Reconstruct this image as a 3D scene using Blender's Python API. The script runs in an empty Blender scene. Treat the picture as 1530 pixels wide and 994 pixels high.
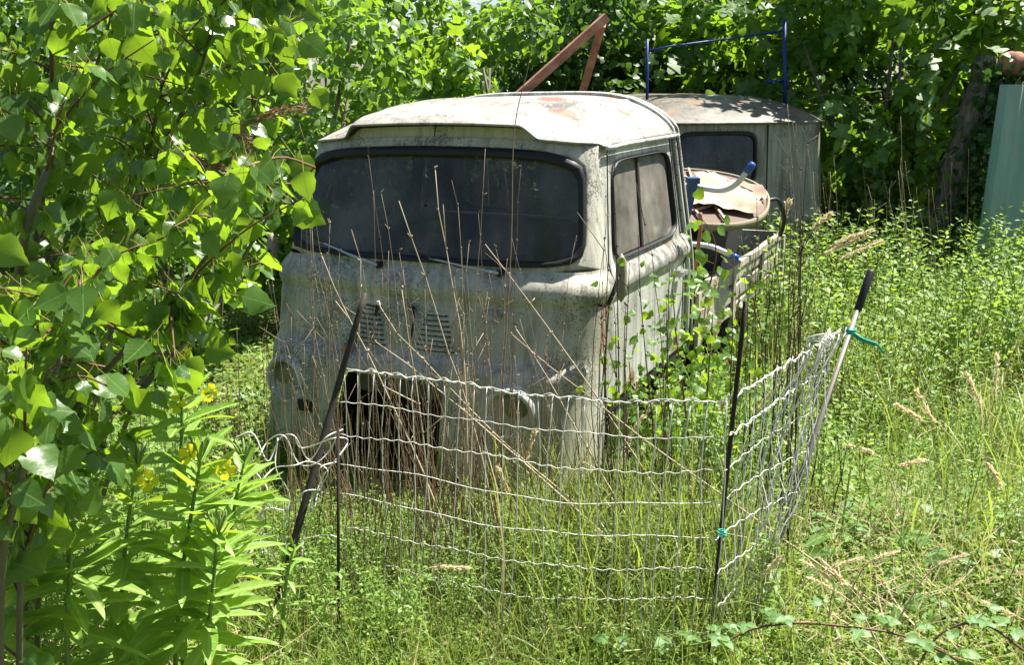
import bpy, math
import numpy as np
from mathutils import Matrix, Vector

# ------------------------------------------------------------------ camera, world, sun, exposure
sc = bpy.context.scene
C = sc.collection
F, CX, CY = 1427.0, 765.0, 497.0          # focal length and centre in photograph pixels
PITCH, EYE = math.radians(14.8), 1.65
cam_d = bpy.data.cameras.new('camera')
cam_d.sensor_width = 36.0
cam_d.lens = F / 1530.0 * 36.0
cam_d.clip_start = 0.05
cam_d.clip_end = 400.0
cam = bpy.data.objects.new('camera', cam_d)
C.objects.link(cam)
cam.location = (0, 0, EYE)
cam.rotation_euler = (math.pi / 2 - PITCH, 0, 0)
sc.camera = cam

SUN_AZ = math.radians(30)                  # measured from +X towards +Y
SUN_EL = math.radians(60)
world = bpy.data.worlds.new('World')
sc.world = world
world.use_nodes = True
wn = world.node_tree
sky = wn.nodes.new('ShaderNodeTexSky')
sky.sky_type = 'NISHITA'
sky.sun_disc = False
sky.sun_elevation = SUN_EL
sky.sun_rotation = math.pi / 2 - SUN_AZ
wn.links.new(sky.outputs[0], wn.nodes['Background'].inputs[0])
wn.nodes['Background'].inputs[1].default_value = 0.052
sun_d = bpy.data.lights.new('sun', 'SUN')
sun_d.energy = 5.0
sun_d.angle = math.radians(0.5)
sun_d.color = (1.0, 0.955, 0.88)
sun = bpy.data.objects.new('sun', sun_d)
C.objects.link(sun)
SUNV = Vector((math.cos(SUN_EL) * math.cos(SUN_AZ), math.cos(SUN_EL) * math.sin(SUN_AZ), math.sin(SUN_EL)))
sun.rotation_euler = (-SUNV).to_track_quat('-Z', 'Y').to_euler()
sun.location = (6, 6, 12)
sc.view_settings.view_transform = 'Standard'
sc.view_settings.look = 'None'
sc.view_settings.gamma = 1.0
sc.view_settings.exposure = 1.58
sc.view_settings.use_curve_mapping = False
sc.render.engine = 'CYCLES'
sc.cycles.max_bounces = 7
sc.cycles.diffuse_bounces = 3
sc.cycles.glossy_bounces = 2
sc.cycles.transmission_bounces = 4
sc.cycles.transparent_max_bounces = 8
sc.cycles.use_denoising = True
sc.cycles.sample_clamp_indirect = 6.0

RNG = np.random.default_rng(11)
cP, sP = math.cos(PITCH), math.sin(PITCH)

def proj(p):
    p = np.asarray(p, float)
    x, y, z = p[..., 0], p[..., 1], p[..., 2] - EYE
    d = y * cP - z * sP
    u = y * sP + z * cP
    d = np.where(d < 0.05, 0.05, d)
    return CX + F * x / d, CY - F * u / d

def at(px, py, y):
    """world point seen at that photograph pixel when it stands y metres in front of the camera"""
    a, b = (px - CX) / F, -(py - CY) / F
    vy, vz = cP + b * sP, -sP + b * cP
    return np.array([a * y / vy, y, EYE + vz * y / vy])

def smooth(a, b, x):
    t = np.clip((np.asarray(x, float) - a) / (b - a), 0, 1)
    return t * t * (3 - 2 * t)

def ground_z(x, y):
    x = np.asarray(x, float); y = np.asarray(y, float)
    z = -0.36 * smooth(2.7, 5.2, y) - 0.14 * smooth(6, 10, y)
    z = z + 0.10 * smooth(1.2, 3.5, x) * smooth(3, 6, y)
    z = z + 0.025 * np.sin(1.7 * x + 0.6) * np.cos(1.3 * y) + 0.015 * np.sin(4.1 * x + 2.3 * y)
    return z

# ------------------------------------------------------------------ node helpers
class NT:
    def __init__(self, name):
        self.m = bpy.data.materials.new(name)
        self.m.use_nodes = True
        self.t = self.m.node_tree
        self.p = self.t.nodes['Principled BSDF']
        self.out = self.t.nodes['Material Output']
    def n(self, typ, **kw):
        nd = self.t.nodes.new(typ)
        for k, v in kw.items():
            setattr(nd, k, v)
        return nd
    def l(self, a, b):
        self.t.links.new(a, b)
    def val(self, sock, v):
        if hasattr(v, 'links') or hasattr(v, 'is_output'):
            self.l(v, sock)
        elif isinstance(v, tuple) and len(v) == 3:
            sock.default_value = (*v, 1)
        else:
            sock.default_value = v
    def coord(self, which='Object'):
        return self.n('ShaderNodeTexCoord').outputs[which]
    def noise(self, scale, detail=3, rough=0.55, vec=None, out='Fac', dist=0.0):
        nd = self.n('ShaderNodeTexNoise')
        nd.inputs['Scale'].default_value = scale
        nd.inputs['Detail'].default_value = detail
        nd.inputs['Roughness'].default_value = rough
        nd.inputs['Distortion'].default_value = dist
        self.l(vec if vec is not None else self.coord(), nd.inputs['Vector'])
        return nd.outputs[out]
    def ramp(self, fac, stops):
        nd = self.n('ShaderNodeValToRGB')
        cr = nd.color_ramp
        while len(cr.elements) < len(stops):
            cr.elements.new(0.5)
        for e, (pos, col) in zip(cr.elements, stops):
            e.position = pos
            e.color = (*col, 1) if isinstance(col, tuple) else (col, col, col, 1)
        self.l(fac, nd.inputs[0])
        return nd.outputs[0]
    def mix(self, fac, a, b, mode='MIX'):
        nd = self.n('ShaderNodeMix', data_type='RGBA', blend_type=mode)
        self.val(nd.inputs[0], fac); self.val(nd.inputs[6], a); self.val(nd.inputs[7], b)
        return nd.outputs[2]
    def math(self, op, a, b=0.0, clamp=False):
        nd = self.n('ShaderNodeMath', operation=op)
        nd.use_clamp = clamp
        self.val(nd.inputs[0], a); self.val(nd.inputs[1], b)
        return nd.outputs[0]
    def bump(self, h, strength=0.3, dist=0.01):
        nd = self.n('ShaderNodeBump')
        nd.inputs['Strength'].default_value = strength
        nd.inputs['Distance'].default_value = dist
        self.l(h, nd.inputs['Height'])
        self.l(nd.outputs[0], self.p.inputs['Normal'])
        return nd.outputs[0]
    def base(self, col, rough=0.6, spec=0.4, metal=0.0):
        self.val(self.p.inputs['Base Color'], col)
        self.val(self.p.inputs['Roughness'], rough)
        self.p.inputs['Specular IOR Level'].default_value = spec
        self.val(self.p.inputs['Metallic'], metal)

def leaf_mat(name, c1, c2, t1, trans=0.45, rough=0.42, spec=0.45, vein=True, c3=None):
    """c1..c2 = reflected colour range, t1 = light coming through the blade"""
    k = NT(name)
    rnd = k.math('FRACT', k.math('ADD', k.n('ShaderNodeObjectInfo').outputs['Random'],
                                 k.n('ShaderNodeNewGeometry').outputs['Random Per Island']))
    stops = [(0.0, c1), (0.8, c2)]
    if c3:
        stops = [(0.0, c1), (0.72, c2), (0.94, c2), (0.97, c3)]
    col = k.ramp(rnd, stops)
    tcol = k.mix(k.math('MULTIPLY', rnd, 0.5), t1, tuple(v * 0.72 for v in t1))
    if vein:
        uv = k.n('ShaderNodeSeparateXYZ'); k.l(k.coord('UV'), uv.inputs[0])
        ax = k.math('ABSOLUTE', uv.outputs[0])
        mid = k.math('LESS_THAN', ax, 0.018)
        w = k.math('SUBTRACT', uv.outputs[1], k.math('MULTIPLY', ax, 0.75))
        side = k.math('LESS_THAN', k.math('FRACT', k.math('MULTIPLY', w, 6.0)), 0.07)
        v = k.math('MAXIMUM', mid, k.math('MULTIPLY', side, 0.5))
        col = k.mix(v, col, tuple(min(1, a * 1.7 + 0.03) for a in c2))
        tcol = k.mix(k.math('MULTIPLY', v, 0.6), tcol, tuple(a * 0.45 for a in t1))
    nz = k.noise(28, 2)
    col = k.mix(k.math('MULTIPLY', nz, 0.35), col, tuple(a * 0.6 for a in c1))
    if vein:
        cmb = k.n('ShaderNodeVectorMath', operation='ADD')
        k.l(k.coord('UV'), cmb.inputs[0])
        vv = k.n('ShaderNodeCombineXYZ'); k.l(k.math('MULTIPLY', rnd, 37.0), vv.inputs[0]); k.l(vv.outputs[0], cmb.inputs[1])
        sp = k.ramp(k.noise(9, 3, 0.6, cmb.outputs[0]), [(0.66, 0.0), (0.72, 0.75)])
        col = k.mix(sp, col, (0.16, 0.12, 0.04))
        tcol = k.mix(k.math('MULTIPLY', sp, 0.8), tcol, (0.20, 0.16, 0.03))
        tcol = k.mix(k.math('MULTIPLY', k.noise(3.0, 3, 0.6, cmb.outputs[0]), 0.45), tcol, tuple(a * 0.4 for a in t1))
        k.bump(k.noise(7, 2, 0.5, cmb.outputs[0]), 0.12, 0.004)
    k.base(col, rough, spec)
    tr = k.n('ShaderNodeBsdfTranslucent'); k.l(tcol, tr.inputs[0])
    mx = k.n('ShaderNodeMixShader'); mx.inputs[0].default_value = trans
    k.l(k.p.outputs[0], mx.inputs[1]); k.l(tr.outputs[0], mx.inputs[2])
    k.l(mx.outputs[0], k.out.inputs[0])
    return k.m

def plain(name, c, rough=0.6, spec=0.4, metal=0.0, var=0.25, scale=14, bump=0.15):
    k = NT(name)
    nz = k.noise(scale, 4)
    k.base(k.mix(nz, tuple(v * (1 - var) for v in c), tuple(min(1, v * (1 + var)) for v in c)), rough, spec, metal)
    if bump:
        k.bump(k.noise(scale * 5, 3), bump, 0.004)
    return k.m

def paint_mat(name, base, dirt=(0.17, 0.165, 0.125), speck=0.53, rust=0.70, green=0.35, grain=0.45, spots=(), belt=None):
    k = NT(name)
    co = k.coord()
    n1 = k.noise(2.3, 5, 0.6, co)
    col = k.mix(k.ramp(n1, [(0.35, 0.0), (0.75, 0.55)]), base, dirt)
    n2 = k.noise(7, 4, 0.65, co)
    col = k.mix(k.math('MULTIPLY', k.ramp(n2, [(0.45, 0.0), (0.72, 1.0)]), green), col, (0.34, 0.33, 0.17))
    # long vertical water streaks
    mp = k.n('ShaderNodeMapping'); mp.inputs['Scale'].default_value = (22, 22, 1.3); k.l(co, mp.inputs[0])
    st = k.noise(1.0, 4, 0.6, mp.outputs[0])
    col = k.mix(k.ramp(st, [(0.45, 0.0), (0.68, 0.8)]), col, dirt)
    # lichen and mould specks, denser in patches
    sp = k.noise(95, 2, 0.5, co); pt = k.noise(3.1, 3, 0.5, co)
    spv = k.math('ADD', sp, k.math('MULTIPLY', k.math('SUBTRACT', pt, 0.5), 1.1))
    col = k.mix(k.ramp(spv, [(speck + 0.10, 0.0), (speck + 0.20, 0.7)]), col, (0.085, 0.078, 0.060))
    sp2 = k.noise(34, 3, 0.5, co)
    col = k.mix(k.ramp(k.math('ADD', sp2, k.math('MULTIPLY', k.math('SUBTRACT', pt, 0.5), 0.5)), [(0.66, 0.0), (0.73, 0.7)]), col, (0.09, 0.085, 0.07))
    gr = k.noise(210, 2, 0.6, co)
    col = k.mix(k.math('MULTIPLY', k.ramp(k.math('ADD', gr, k.math('MULTIPLY', k.math('SUBTRACT', n1, 0.5), 0.6)), [(0.56, 0.0), (0.70, 1.0)]), grain), col, (0.10, 0.095, 0.075))
    rs = k.noise(4.3, 6, 0.68, co, dist=0.4)
    rf = k.ramp(rs, [(rust - 0.03, 0.0), (rust + 0.02, 1.0)])
    rcol = k.mix(k.noise(40, 3, 0.6, co), (0.15, 0.06, 0.026), (0.30, 0.155, 0.085))
    col = k.mix(rf, col, rcol)
    if belt:
        sz = k.n('ShaderNodeSeparateXYZ'); k.l(co, sz.inputs[0])
        z0, z1 = belt
        bm = k.ramp(k.math('DIVIDE', k.math('SUBTRACT', sz.outputs[2], z0), z1 - z0), [(0.0, 0.0), (0.35, 1.0), (0.85, 1.0), (1.0, 0.0)])
        col = k.mix(k.math('MULTIPLY', bm, k.ramp(k.noise(16, 4, 0.7, co), [(0.38, 0.0), (0.6, 0.85)])), col, (0.11, 0.10, 0.08))
    for (x, y, z, r) in spots:
        vd = k.n('ShaderNodeVectorMath', operation='DISTANCE'); k.l(co, vd.inputs[0]); vd.inputs[1].default_value = (x, y, z)
        dd = k.math('ADD', k.math('DIVIDE', vd.outputs['Value'], r), k.math('MULTIPLY', k.math('SUBTRACT', k.noise(22, 5, 0.7, co), 0.5), 2.4))
        col = k.mix(k.ramp(dd, [(0.55, 0.9), (1.0, 0.0)]), col, rcol)
    k.base(col, k.ramp(n2, [(0.3, 0.38), (0.7, 0.62)]), 0.4)
    h = k.math('ADD', k.math('MULTIPLY', sp, 0.5), k.noise(300, 2, 0.5, co))
    k.bump(h, 0.18, 0.003)
    return k.m

def glass_mat(name, dust, fac, tint=0.75, streak=True, dust2=None, gloss=0.12):
    k = NT(name)
    co = k.coord()
    dn = k.noise(3.0, 5, 0.62, co)
    col = k.mix(k.ramp(dn, [(0.36, 0.0), (0.66, 1.0)]), dust, dust2 or tuple(v * 1.9 for v in dust))
    k.base(col, gloss, 0.5)
    tr = k.n('ShaderNodeBsdfTransparent'); k.val(tr.inputs[0], (tint, tint * 1.02, tint))
    mx = k.n('ShaderNodeMixShader')
    mp = k.n('ShaderNodeMapping'); mp.inputs['Scale'].default_value = (14, 14, 1.0); k.l(co, mp.inputs[0])
    st = k.noise(1.0, 4, 0.6, mp.outputs[0])
    f = k.math('ADD', k.math('MULTIPLY', k.math('SUBTRACT', k.math('ADD', st, dn), 1.0), 0.55), fac, clamp=True)
    k.l(f, mx.inputs[0])
    k.l(tr.outputs[0], mx.inputs[1]); k.l(k.p.outputs[0], mx.inputs[2])
    k.l(mx.outputs[0], k.out.inputs[0])
    return k.m

M = {}
M['paint'] = paint_mat('weathered_cream_paint', (0.52, 0.495, 0.41), speck=0.49, grain=0.45)
M['roofpaint'] = paint_mat('weathered_roof_paint', (0.43, 0.415, 0.365), (0.20, 0.18, 0.145), speck=0.485, rust=0.665, green=0.06, grain=0.55, spots=((-.02, .06, 1.965, .07), (.36, .72, 2.05, .10), (.52, .48, 1.98, .08), (.45, 1.33, 2.05, .07), (.28, 1.35, 2.06, .06), (-.1, 1.34, 2.06, .05), (.66, .95, 2.0, .06)))
M['doorpaint'] = paint_mat('weathered_door_paint', (0.50, 0.505, 0.46), speck=0.49, rust=0.735, green=0.2, belt=(1.19, 1.345), spots=((.87, .10, 1.15, .09), (.87, .10, 1.03, .07), (.83, .75, 1.335, .05), (.83, 1.05, 1.34, .06), (.87, .5, .73, .06), (.87, 1.2, .74, .09)))
M['ventpaint'] = paint_mat('yellowed_panel_paint', (0.55, 0.54, 0.34), (0.3, 0.29, 0.18), speck=0.62, rust=0.76, green=0.1)
M['vanpaint'] = paint_mat('mouldy_grey_paint', (0.34, 0.335, 0.28), (0.07, 0.075, 0.058), speck=0.47, rust=0.72, green=0.45)
M['vanroof'] = paint_mat('rusty_leaf_shadow_roof_paint', (0.22, 0.19, 0.15), (0.035, 0.03, 0.025), speck=0.36, rust=0.62, green=0.2, grain=0.8)  # leaf shadows put into the colour as dark blotches, beside real rust
M['bedpaint'] = paint_mat('faded_bed_paint', (0.46, 0.43, 0.35), (0.2, 0.18, 0.13), speck=0.52, rust=0.63, green=0.25)
M['rubber'] = plain('black_rubber', (0.012, 0.012, 0.012), 0.5, 0.35)
M['dark'] = plain('dark_metal', (0.02, 0.02, 0.02), 0.7, 0.3)
M['seat'] = plain('seat_vinyl', (0.035, 0.03, 0.028), 0.6)
M['trim'] = plain('interior_card', (0.11, 0.10, 0.085), 0.8)
M['chrome'] = plain('dull_chrome', (0.55, 0.56, 0.56), 0.32, 0.5, 0.75)
M['bezel'] = paint_mat('bezel_paint', (0.60, 0.61, 0.58), speck=0.62, grain=0.1, green=0.1)
M['lens'] = plain('yellowed_headlight_glass', (0.15, 0.13, 0.06), 0.3, 0.5, 0.0, 0.5, 30, 0.4)
M['amber'] = plain('amber_lens', (0.45, 0.14, 0.02), 0.25, 0.5)
M['ws'] = glass_mat('dusty_windshield_glass', (0.038, 0.038, 0.028), 0.80, 0.6, dust2=(0.105, 0.10, 0.075), gloss=0.14)
M['sideglass'] = glass_mat('dusty_side_glass', (0.11, 0.10, 0.085), 0.78, 0.6, dust2=(0.27, 0.245, 0.21), gloss=0.18)
M['vanglass'] = glass_mat('dark_van_glass', (0.012, 0.018, 0.030), 0.7, 0.5, dust2=(0.05, 0.06, 0.07), gloss=0.06)
M['rearglass'] = glass_mat('rear_glass', (0.10, 0.10, 0.09), 0.2, 0.85)
k = NT('rusty_angle_iron'); rn = k.noise(9, 5, 0.65)
k.base(k.ramp(rn, [(0.3, (0.17, 0.075, 0.045)), (0.55, (0.36, 0.18, 0.12)), (0.75, (0.48, 0.30, 0.22))]), 0.85, 0.2); k.bump(k.noise(60, 4), 0.3, 0.004); M['rust'] = k.m
k = NT('rust_dark_pipe'); co = k.coord(); sep = k.n('ShaderNodeSeparateXYZ'); k.l(co, sep.inputs[0])
rn = k.math('ADD', sep.outputs[2], k.math('MULTIPLY', k.noise(7, 4), 0.5))
k.base(k.mix(k.ramp(rn, [(1.03, 0.0), (1.13, 1.0)]), k.mix(k.noise(25, 4), (0.012, 0.011, 0.010), (0.07, 0.055, 0.045)), (0.27, 0.11, 0.08)), 0.75, 0.3); k.bump(k.noise(70, 3), 0.3, 0.003); M['pipe'] = k.m
M['blue'] = plain('blue_enamel', (0.010, 0.035, 0.20), 0.45, 0.4)
M['bluegrey'] = plain('faded_blue_steel', (0.035, 0.075, 0.17), 0.5, 0.4)
M['bluecap'] = plain('blue_plastic', (0.02, 0.08, 0.33), 0.35, 0.5)
M['tube'] = plain('pale_steel_tube', (0.62, 0.63, 0.63), 0.35, 0.5, 0.2)
M['wire'] = plain('galvanised_wire', (0.60, 0.59, 0.54), 0.55, 0.35, 0.1, 0.2, 60, 0)
M['rebar'] = plain('dark_rebar', (0.025, 0.017, 0.012), 0.75, 0.3)
M['alu'] = plain('aluminium_pole', (0.20, 0.19, 0.155), 0.55, 0.4, 0.2)
M['grip'] = plain('black_grip', (0.012, 0.012, 0.012), 0.55)
M['twine'] = plain('green_twine', (0.02, 0.32, 0.22), 0.6)
M['cloth'] = plain('pale_sacking', (0.42, 0.31, 0.235), 0.9, 0.1, 0, 0.2, 20, 0.3)
M['mirror'] = plain('tan_mirror_back', (0.24, 0.21, 0.15), 0.6)
M['frame'] = plain('cream_frame_edge', (0.20, 0.175, 0.11), 0.7)
M['tray'] = plain('brown_tray_board', (0.14, 0.095, 0.068), 0.8)
M['slat'] = plain('pale_lath', (0.40, 0.31, 0.235), 0.8)
M['tyre'] = plain('old_tyre', (0.02, 0.019, 0.018), 0.8)
M['rim'] = plain('rim_paint', (0.24, 0.22, 0.18), 0.6)
M['teal'] = None
k = NT('teal_sheet'); mp = k.n('ShaderNodeMapping'); mp.inputs['Scale'].default_value = (6, 6, 0.5); k.l(k.coord(), mp.inputs[0])
k.base(k.mix(k.ramp(k.noise(1.0, 4, 0.6, mp.outputs[0]), [(0.35, 0.0), (0.75, 1.0)]), k.mix(k.ramp(k.noise(2.5, 5, 0.65), [(0.5, 0.0), (0.68, 0.7)]), (0.12, 0.28, 0.25), (0.13, 0.16, 0.12)), (0.27, 0.36, 0.32)), 0.5, 0.4); M['teal'] = k.m
k = NT('grey_bark'); mp = k.n('ShaderNodeMapping'); mp.inputs['Scale'].default_value = (16, 16, 3); k.l(k.coord(), mp.inputs[0])
bn = k.noise(1.5, 5, 0.65, mp.outputs[0]); k.base(k.ramp(bn, [(0.3, (0.06, 0.05, 0.042)), (0.7, (0.25, 0.215, 0.18))]), 0.9, 0.1); k.bump(bn, 0.7, 0.02); M['bark'] = k.m
M['stem_red'] = plain('reddish_twig', (0.12, 0.06, 0.03), 0.6, var=0.4)
M['stem_grey'] = plain('grey_green_stem', (0.10, 0.10, 0.06), 0.6, var=0.4)
M['stem_green'] = plain('green_stem', (0.16, 0.24, 0.06), 0.55)
M['petiole'] = plain('petiole', (0.30, 0.26, 0.07), 0.5)
def stalk_mat(name, a, b):
    k = NT(name)
    k.base(k.mix(k.n('ShaderNodeObjectInfo').outputs['Random'], k.mix(k.noise(30, 3), a, tuple(v * 0.6 for v in a)), k.mix(k.noise(30, 3), b, tuple(v * 0.6 for v in b))), 0.7, 0.25)
    return k.m
M['stalk'] = stalk_mat('dry_stalk', (0.20, 0.13, 0.08), (0.42, 0.33, 0.22))
M['stalk_dark'] = stalk_mat('dark_stalk', (0.06, 0.04, 0.026), (0.12, 0.08, 0.05))
M['stalk_pale'] = stalk_mat('pale_stalk', (0.50, 0.40, 0.26), (0.58, 0.48, 0.34))
M['seed'] = leaf_mat('dry_seed_head', (0.78, 0.66, 0.42), (0.86, 0.76, 0.54), (0.9, 0.78, 0.5), 0.45, 0.7, 0.2, False)
M['seed_red'] = leaf_mat('reddish_seed_head', (0.26, 0.12, 0.08), (0.40, 0.22, 0.15), (0.4, 0.2, 0.1), 0.2, 0.7, 0.2, False)
M['poplar'] = leaf_mat('poplar_leaf', (0.040, 0.092, 0.02), (0.085, 0.17, 0.032), (0.40, 0.65, 0.03), 0.47, 0.30, 0.55)
M['sucker'] = leaf_mat('young_poplar_leaf', (0.08, 0.18, 0.03), (0.12, 0.24, 0.04), (0.40, 0.62, 0.03), 0.5, 0.4, 0.45)
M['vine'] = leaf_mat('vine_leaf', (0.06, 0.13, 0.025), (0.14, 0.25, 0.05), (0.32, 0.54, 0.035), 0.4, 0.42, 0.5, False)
M['vine2'] = leaf_mat('shade_dark_vine_leaf', (0.035, 0.085, 0.018), (0.075, 0.15, 0.028), (0.16, 0.33, 0.025), 0.3, 0.42, 0.5, False)  # darker copy of the vine leaf, deep background shadow put into its colour
M['ivy'] = leaf_mat('ivy_leaf', (0.02, 0.06, 0.015), (0.05, 0.12, 0.025), (0.08, 0.2, 0.02), 0.25, 0.35, 0.5, False)
M['pale'] = leaf_mat('pale_tree_leaf', (0.12, 0.17, 0.06), (0.20, 0.26, 0.10), (0.32, 0.42, 0.10), 0.4, 0.5, 0.4, False)
M['fig'] = leaf_mat('fig_leaf', (0.05, 0.125, 0.022), (0.10, 0.20, 0.035), (0.34, 0.58, 0.03), 0.42, 0.50, 0.4)
M['prim'] = leaf_mat('primrose_leaf', (0.16, 0.30, 0.045), (0.25, 0.40, 0.08), (0.52, 0.74, 0.05), 0.48, 0.45, 0.4)
M['bramble'] = leaf_mat('bramble_leaf', (0.09, 0.20, 0.045), (0.15, 0.27, 0.08), (0.36, 0.56, 0.06), 0.4, 0.5, 0.4)
M['weed'] = leaf_mat('weed_leaf', (0.12, 0.23, 0.035), (0.24, 0.36, 0.075), (0.42, 0.60, 0.06), 0.42, 0.5, 0.35, False)
M['cover'] = leaf_mat('ground_cover_leaf', (0.11, 0.22, 0.03), (0.25, 0.36, 0.07), (0.44, 0.60, 0.06), 0.42, 0.5, 0.35, False, (0.30, 0.22, 0.10))
M['grass'] = leaf_mat('grass_blade', (0.10, 0.18, 0.035), (0.25, 0.30, 0.085), (0.42, 0.52, 0.08), 0.42, 0.45, 0.4, False, (0.42, 0.34, 0.17))
M['straw'] = leaf_mat('straw_blade', (0.36, 0.28, 0.14), (0.50, 0.41, 0.24), (0.4, 0.33, 0.15), 0.3, 0.6, 0.3, False)
k = NT('yellow_petal'); k.base((0.90, 0.74, 0.03), 0.5, 0.3)
tr = k.n('ShaderNodeBsdfTranslucent'); tr.inputs[0].default_value = (0.98, 0.85, 0.03, 1)
mx = k.n('ShaderNodeMixShader'); mx.inputs[0].default_value = 0.6
k.l(k.p.outputs[0], mx.inputs[1]); k.l(tr.outputs[0], mx.inputs[2]); k.l(mx.outputs[0], k.out.inputs[0]); M['petal'] = k.m
M['bloom_white'] = plain('white_seed_fluff', (0.75, 0.72, 0.66), 0.9, 0.1)
k = NT('ground_soil'); g1 = k.noise(1.4, 5); g2 = k.noise(35, 4)
c1 = k.mix(g2, (0.05, 0.042, 0.025), (0.20, 0.16, 0.09))
k.base(k.mix(k.ramp(g1, [(0.35, 0.0), (0.6, 0.85)]), c1, k.mix(g2, (0.035, 0.06, 0.015), (0.09, 0.14, 0.035))), 0.95, 0.1)
k.bump(g2, 0.6, 0.03); M['soil'] = k.m

# ------------------------------------------------------------------ mesh helpers
def tag(o, label=None, cat=None, group=None, kind=None):
    if label: o['label'] = label
    if cat: o['category'] = cat
    if group: o['group'] = group
    if kind: o['kind'] = kind
    return o

def empty(name, loc=(0, 0, 0), rot=(0, 0, 0), parent=None):
    o = bpy.data.objects.new(name, None)
    o.empty_display_size = 0.1
    o.location = loc; o.rotation_euler = rot
    o.parent = parent
    C.objects.link(o)
    return o

def link(name, me, parent=None, mat=None, smooth_=False):
    o = bpy.data.objects.new(name, me)
    o.parent = parent
    C.objects.link(o)
    return o

def mesh(name, V, Fc, mat, smooth_=False, uv=None, mats=None, mi=None):
    me = bpy.data.meshes.new(name)
    me.from_pydata([tuple(map(float, v)) for v in V], [], [tuple(map(int, f)) for f in Fc])
    for m_ in (mats or [mat]):
        me.materials.append(m_)
    if mi is not None:
        me.polygons.foreach_set('material_index', np.asarray(mi, np.int32))
    if smooth_:
        me.polygons.foreach_set('use_smooth', np.ones(len(me.polygons), bool))
    if uv is not None:
        lay = me.uv_layers.new(name='UVMap')
        li = np.zeros(len(me.loops), np.int32); me.loops.foreach_get('vertex_index', li)
        lay.data.foreach_set('uv', np.asarray(uv, np.float32)[li].ravel())
    me.update()
    return me

def part(name, V, Fc, mat, parent=None, smooth_=False, **kw):
    return link(name, mesh(name, V, Fc, mat, smooth_, **kw), parent)

class MB:
    """collects shapes that become one mesh"""
    def __init__(self):
        self.v = []; self.f = []; self.n = 0
    def add(self, V, Fc):
        V = np.asarray(V, float)
        self.v.append(V); self.f += [tuple(i + self.n for i in f) for f in Fc]; self.n += len(V)
        return self
    def box(self, c, s, R=None):
        c = np.asarray(c, float); s = np.asarray(s, float) / 2
        V = np.array([[x, y, z] for x in (-1, 1) for y in (-1, 1) for z in (-1, 1)]) * s
        if R is not None: V = V @ np.asarray(R).T
        return self.add(V + c, [(0, 1, 3, 2), (4, 6, 7, 5), (0, 4, 5, 1), (2, 3, 7, 6), (0, 2, 6, 4), (1, 5, 7, 3)])
    def tube(self, P, r, n=6, cap=True):
        V, Fc = tube(P, r, n, cap)
        return self.add(V, Fc)
    def grid(self, G):
        a, b = G.shape[:2]
        idx = np.arange(a * b).reshape(a, b)
        return self.add(G.reshape(-1, 3), [(idx[i, j], idx[i, j + 1], idx[i + 1, j + 1], idx[i + 1, j]) for i in range(a - 1) for j in range(b - 1)])
    def beam(self, a, b, w, h, up=(0, 0, 1)):
        a = np.asarray(a, float); b = np.asarray(b, float)
        d = b - a; L = np.linalg.norm(d); d = d / L
        x = np.cross(d, up); x /= np.linalg.norm(x); z = np.cross(x, d)
        return self.box((a + b) / 2, (w, L, h), np.stack([x, d, z], 1))
    def build(self, name, mat, parent=None, smooth_=False):
        return part(name, np.concatenate(self.v), self.f, mat, parent, smooth_)

def tube(P, r, n=6, cap=True):
    P = np.asarray(P, float); m = len(P)
    r = np.full(m, r, float) if np.isscalar(r) else np.asarray(r, float)
    T = np.gradient(P, axis=0); T /= np.linalg.norm(T, axis=1)[:, None] + 1e-9
    up = np.array([0.31, 0.52, 0.8]) if abs(T[0] @ np.array([0.31, 0.52, 0.8])) < 0.9 else np.array([1., 0, 0])
    V = []
    A = up
    for i in range(m):
        x = A - T[i] * (A @ T[i]); x /= np.linalg.norm(x); A = x
        y = np.cross(T[i], x)
        an = np.arange(n) * 2 * np.pi / n
        V.append(P[i] + r[i] * (np.cos(an)[:, None] * x + np.sin(an)[:, None] * y))
    V = np.concatenate(V)
    Fc = [(i * n + j, i * n + (j + 1) % n, (i + 1) * n + (j + 1) % n, (i + 1) * n + j) for i in range(m - 1) for j in range(n)]
    if cap:
        Fc += [tuple(range(n))[::-1], tuple((m - 1) * n + j for j in range(n))]
    return V, Fc

def bez(pts, n=16):
    """smooth curve through the points"""
    P = np.asarray(pts, float)
    if len(P) == 2:
        t = np.linspace(0, 1, n)[:, None]
        return P[0] * (1 - t) + P[1] * t
    Q = np.vstack([2 * P[0] - P[1], P, 2 * P[-1] - P[-2]])
    out = []
    seg = len(P) - 1
    for s in np.linspace(0, seg, n):
        i = min(int(s), seg - 1); t = s - i
        a, b, c, d = Q[i:i + 4]
        out.append(0.5 * (2 * b + (c - a) * t + (2 * a - 5 * b + 4 * c - d) * t * t + (3 * b - a - 3 * c + d) * t ** 3))
    return np.array(out)

def frames(d, n):
    """rotation matrices: local y along d, local z near n"""
    d = d / (np.linalg.norm(d, axis=1)[:, None] + 1e-9)
    x = np.cross(d, n); L = np.linalg.norm(x, axis=1)[:, None]
    x = np.where(L < 1e-3, np.array([1., 0, 0]), x / (L + 1e-9))
    z = np.cross(x, d)
    return np.stack([x, d, z], 2)

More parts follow.
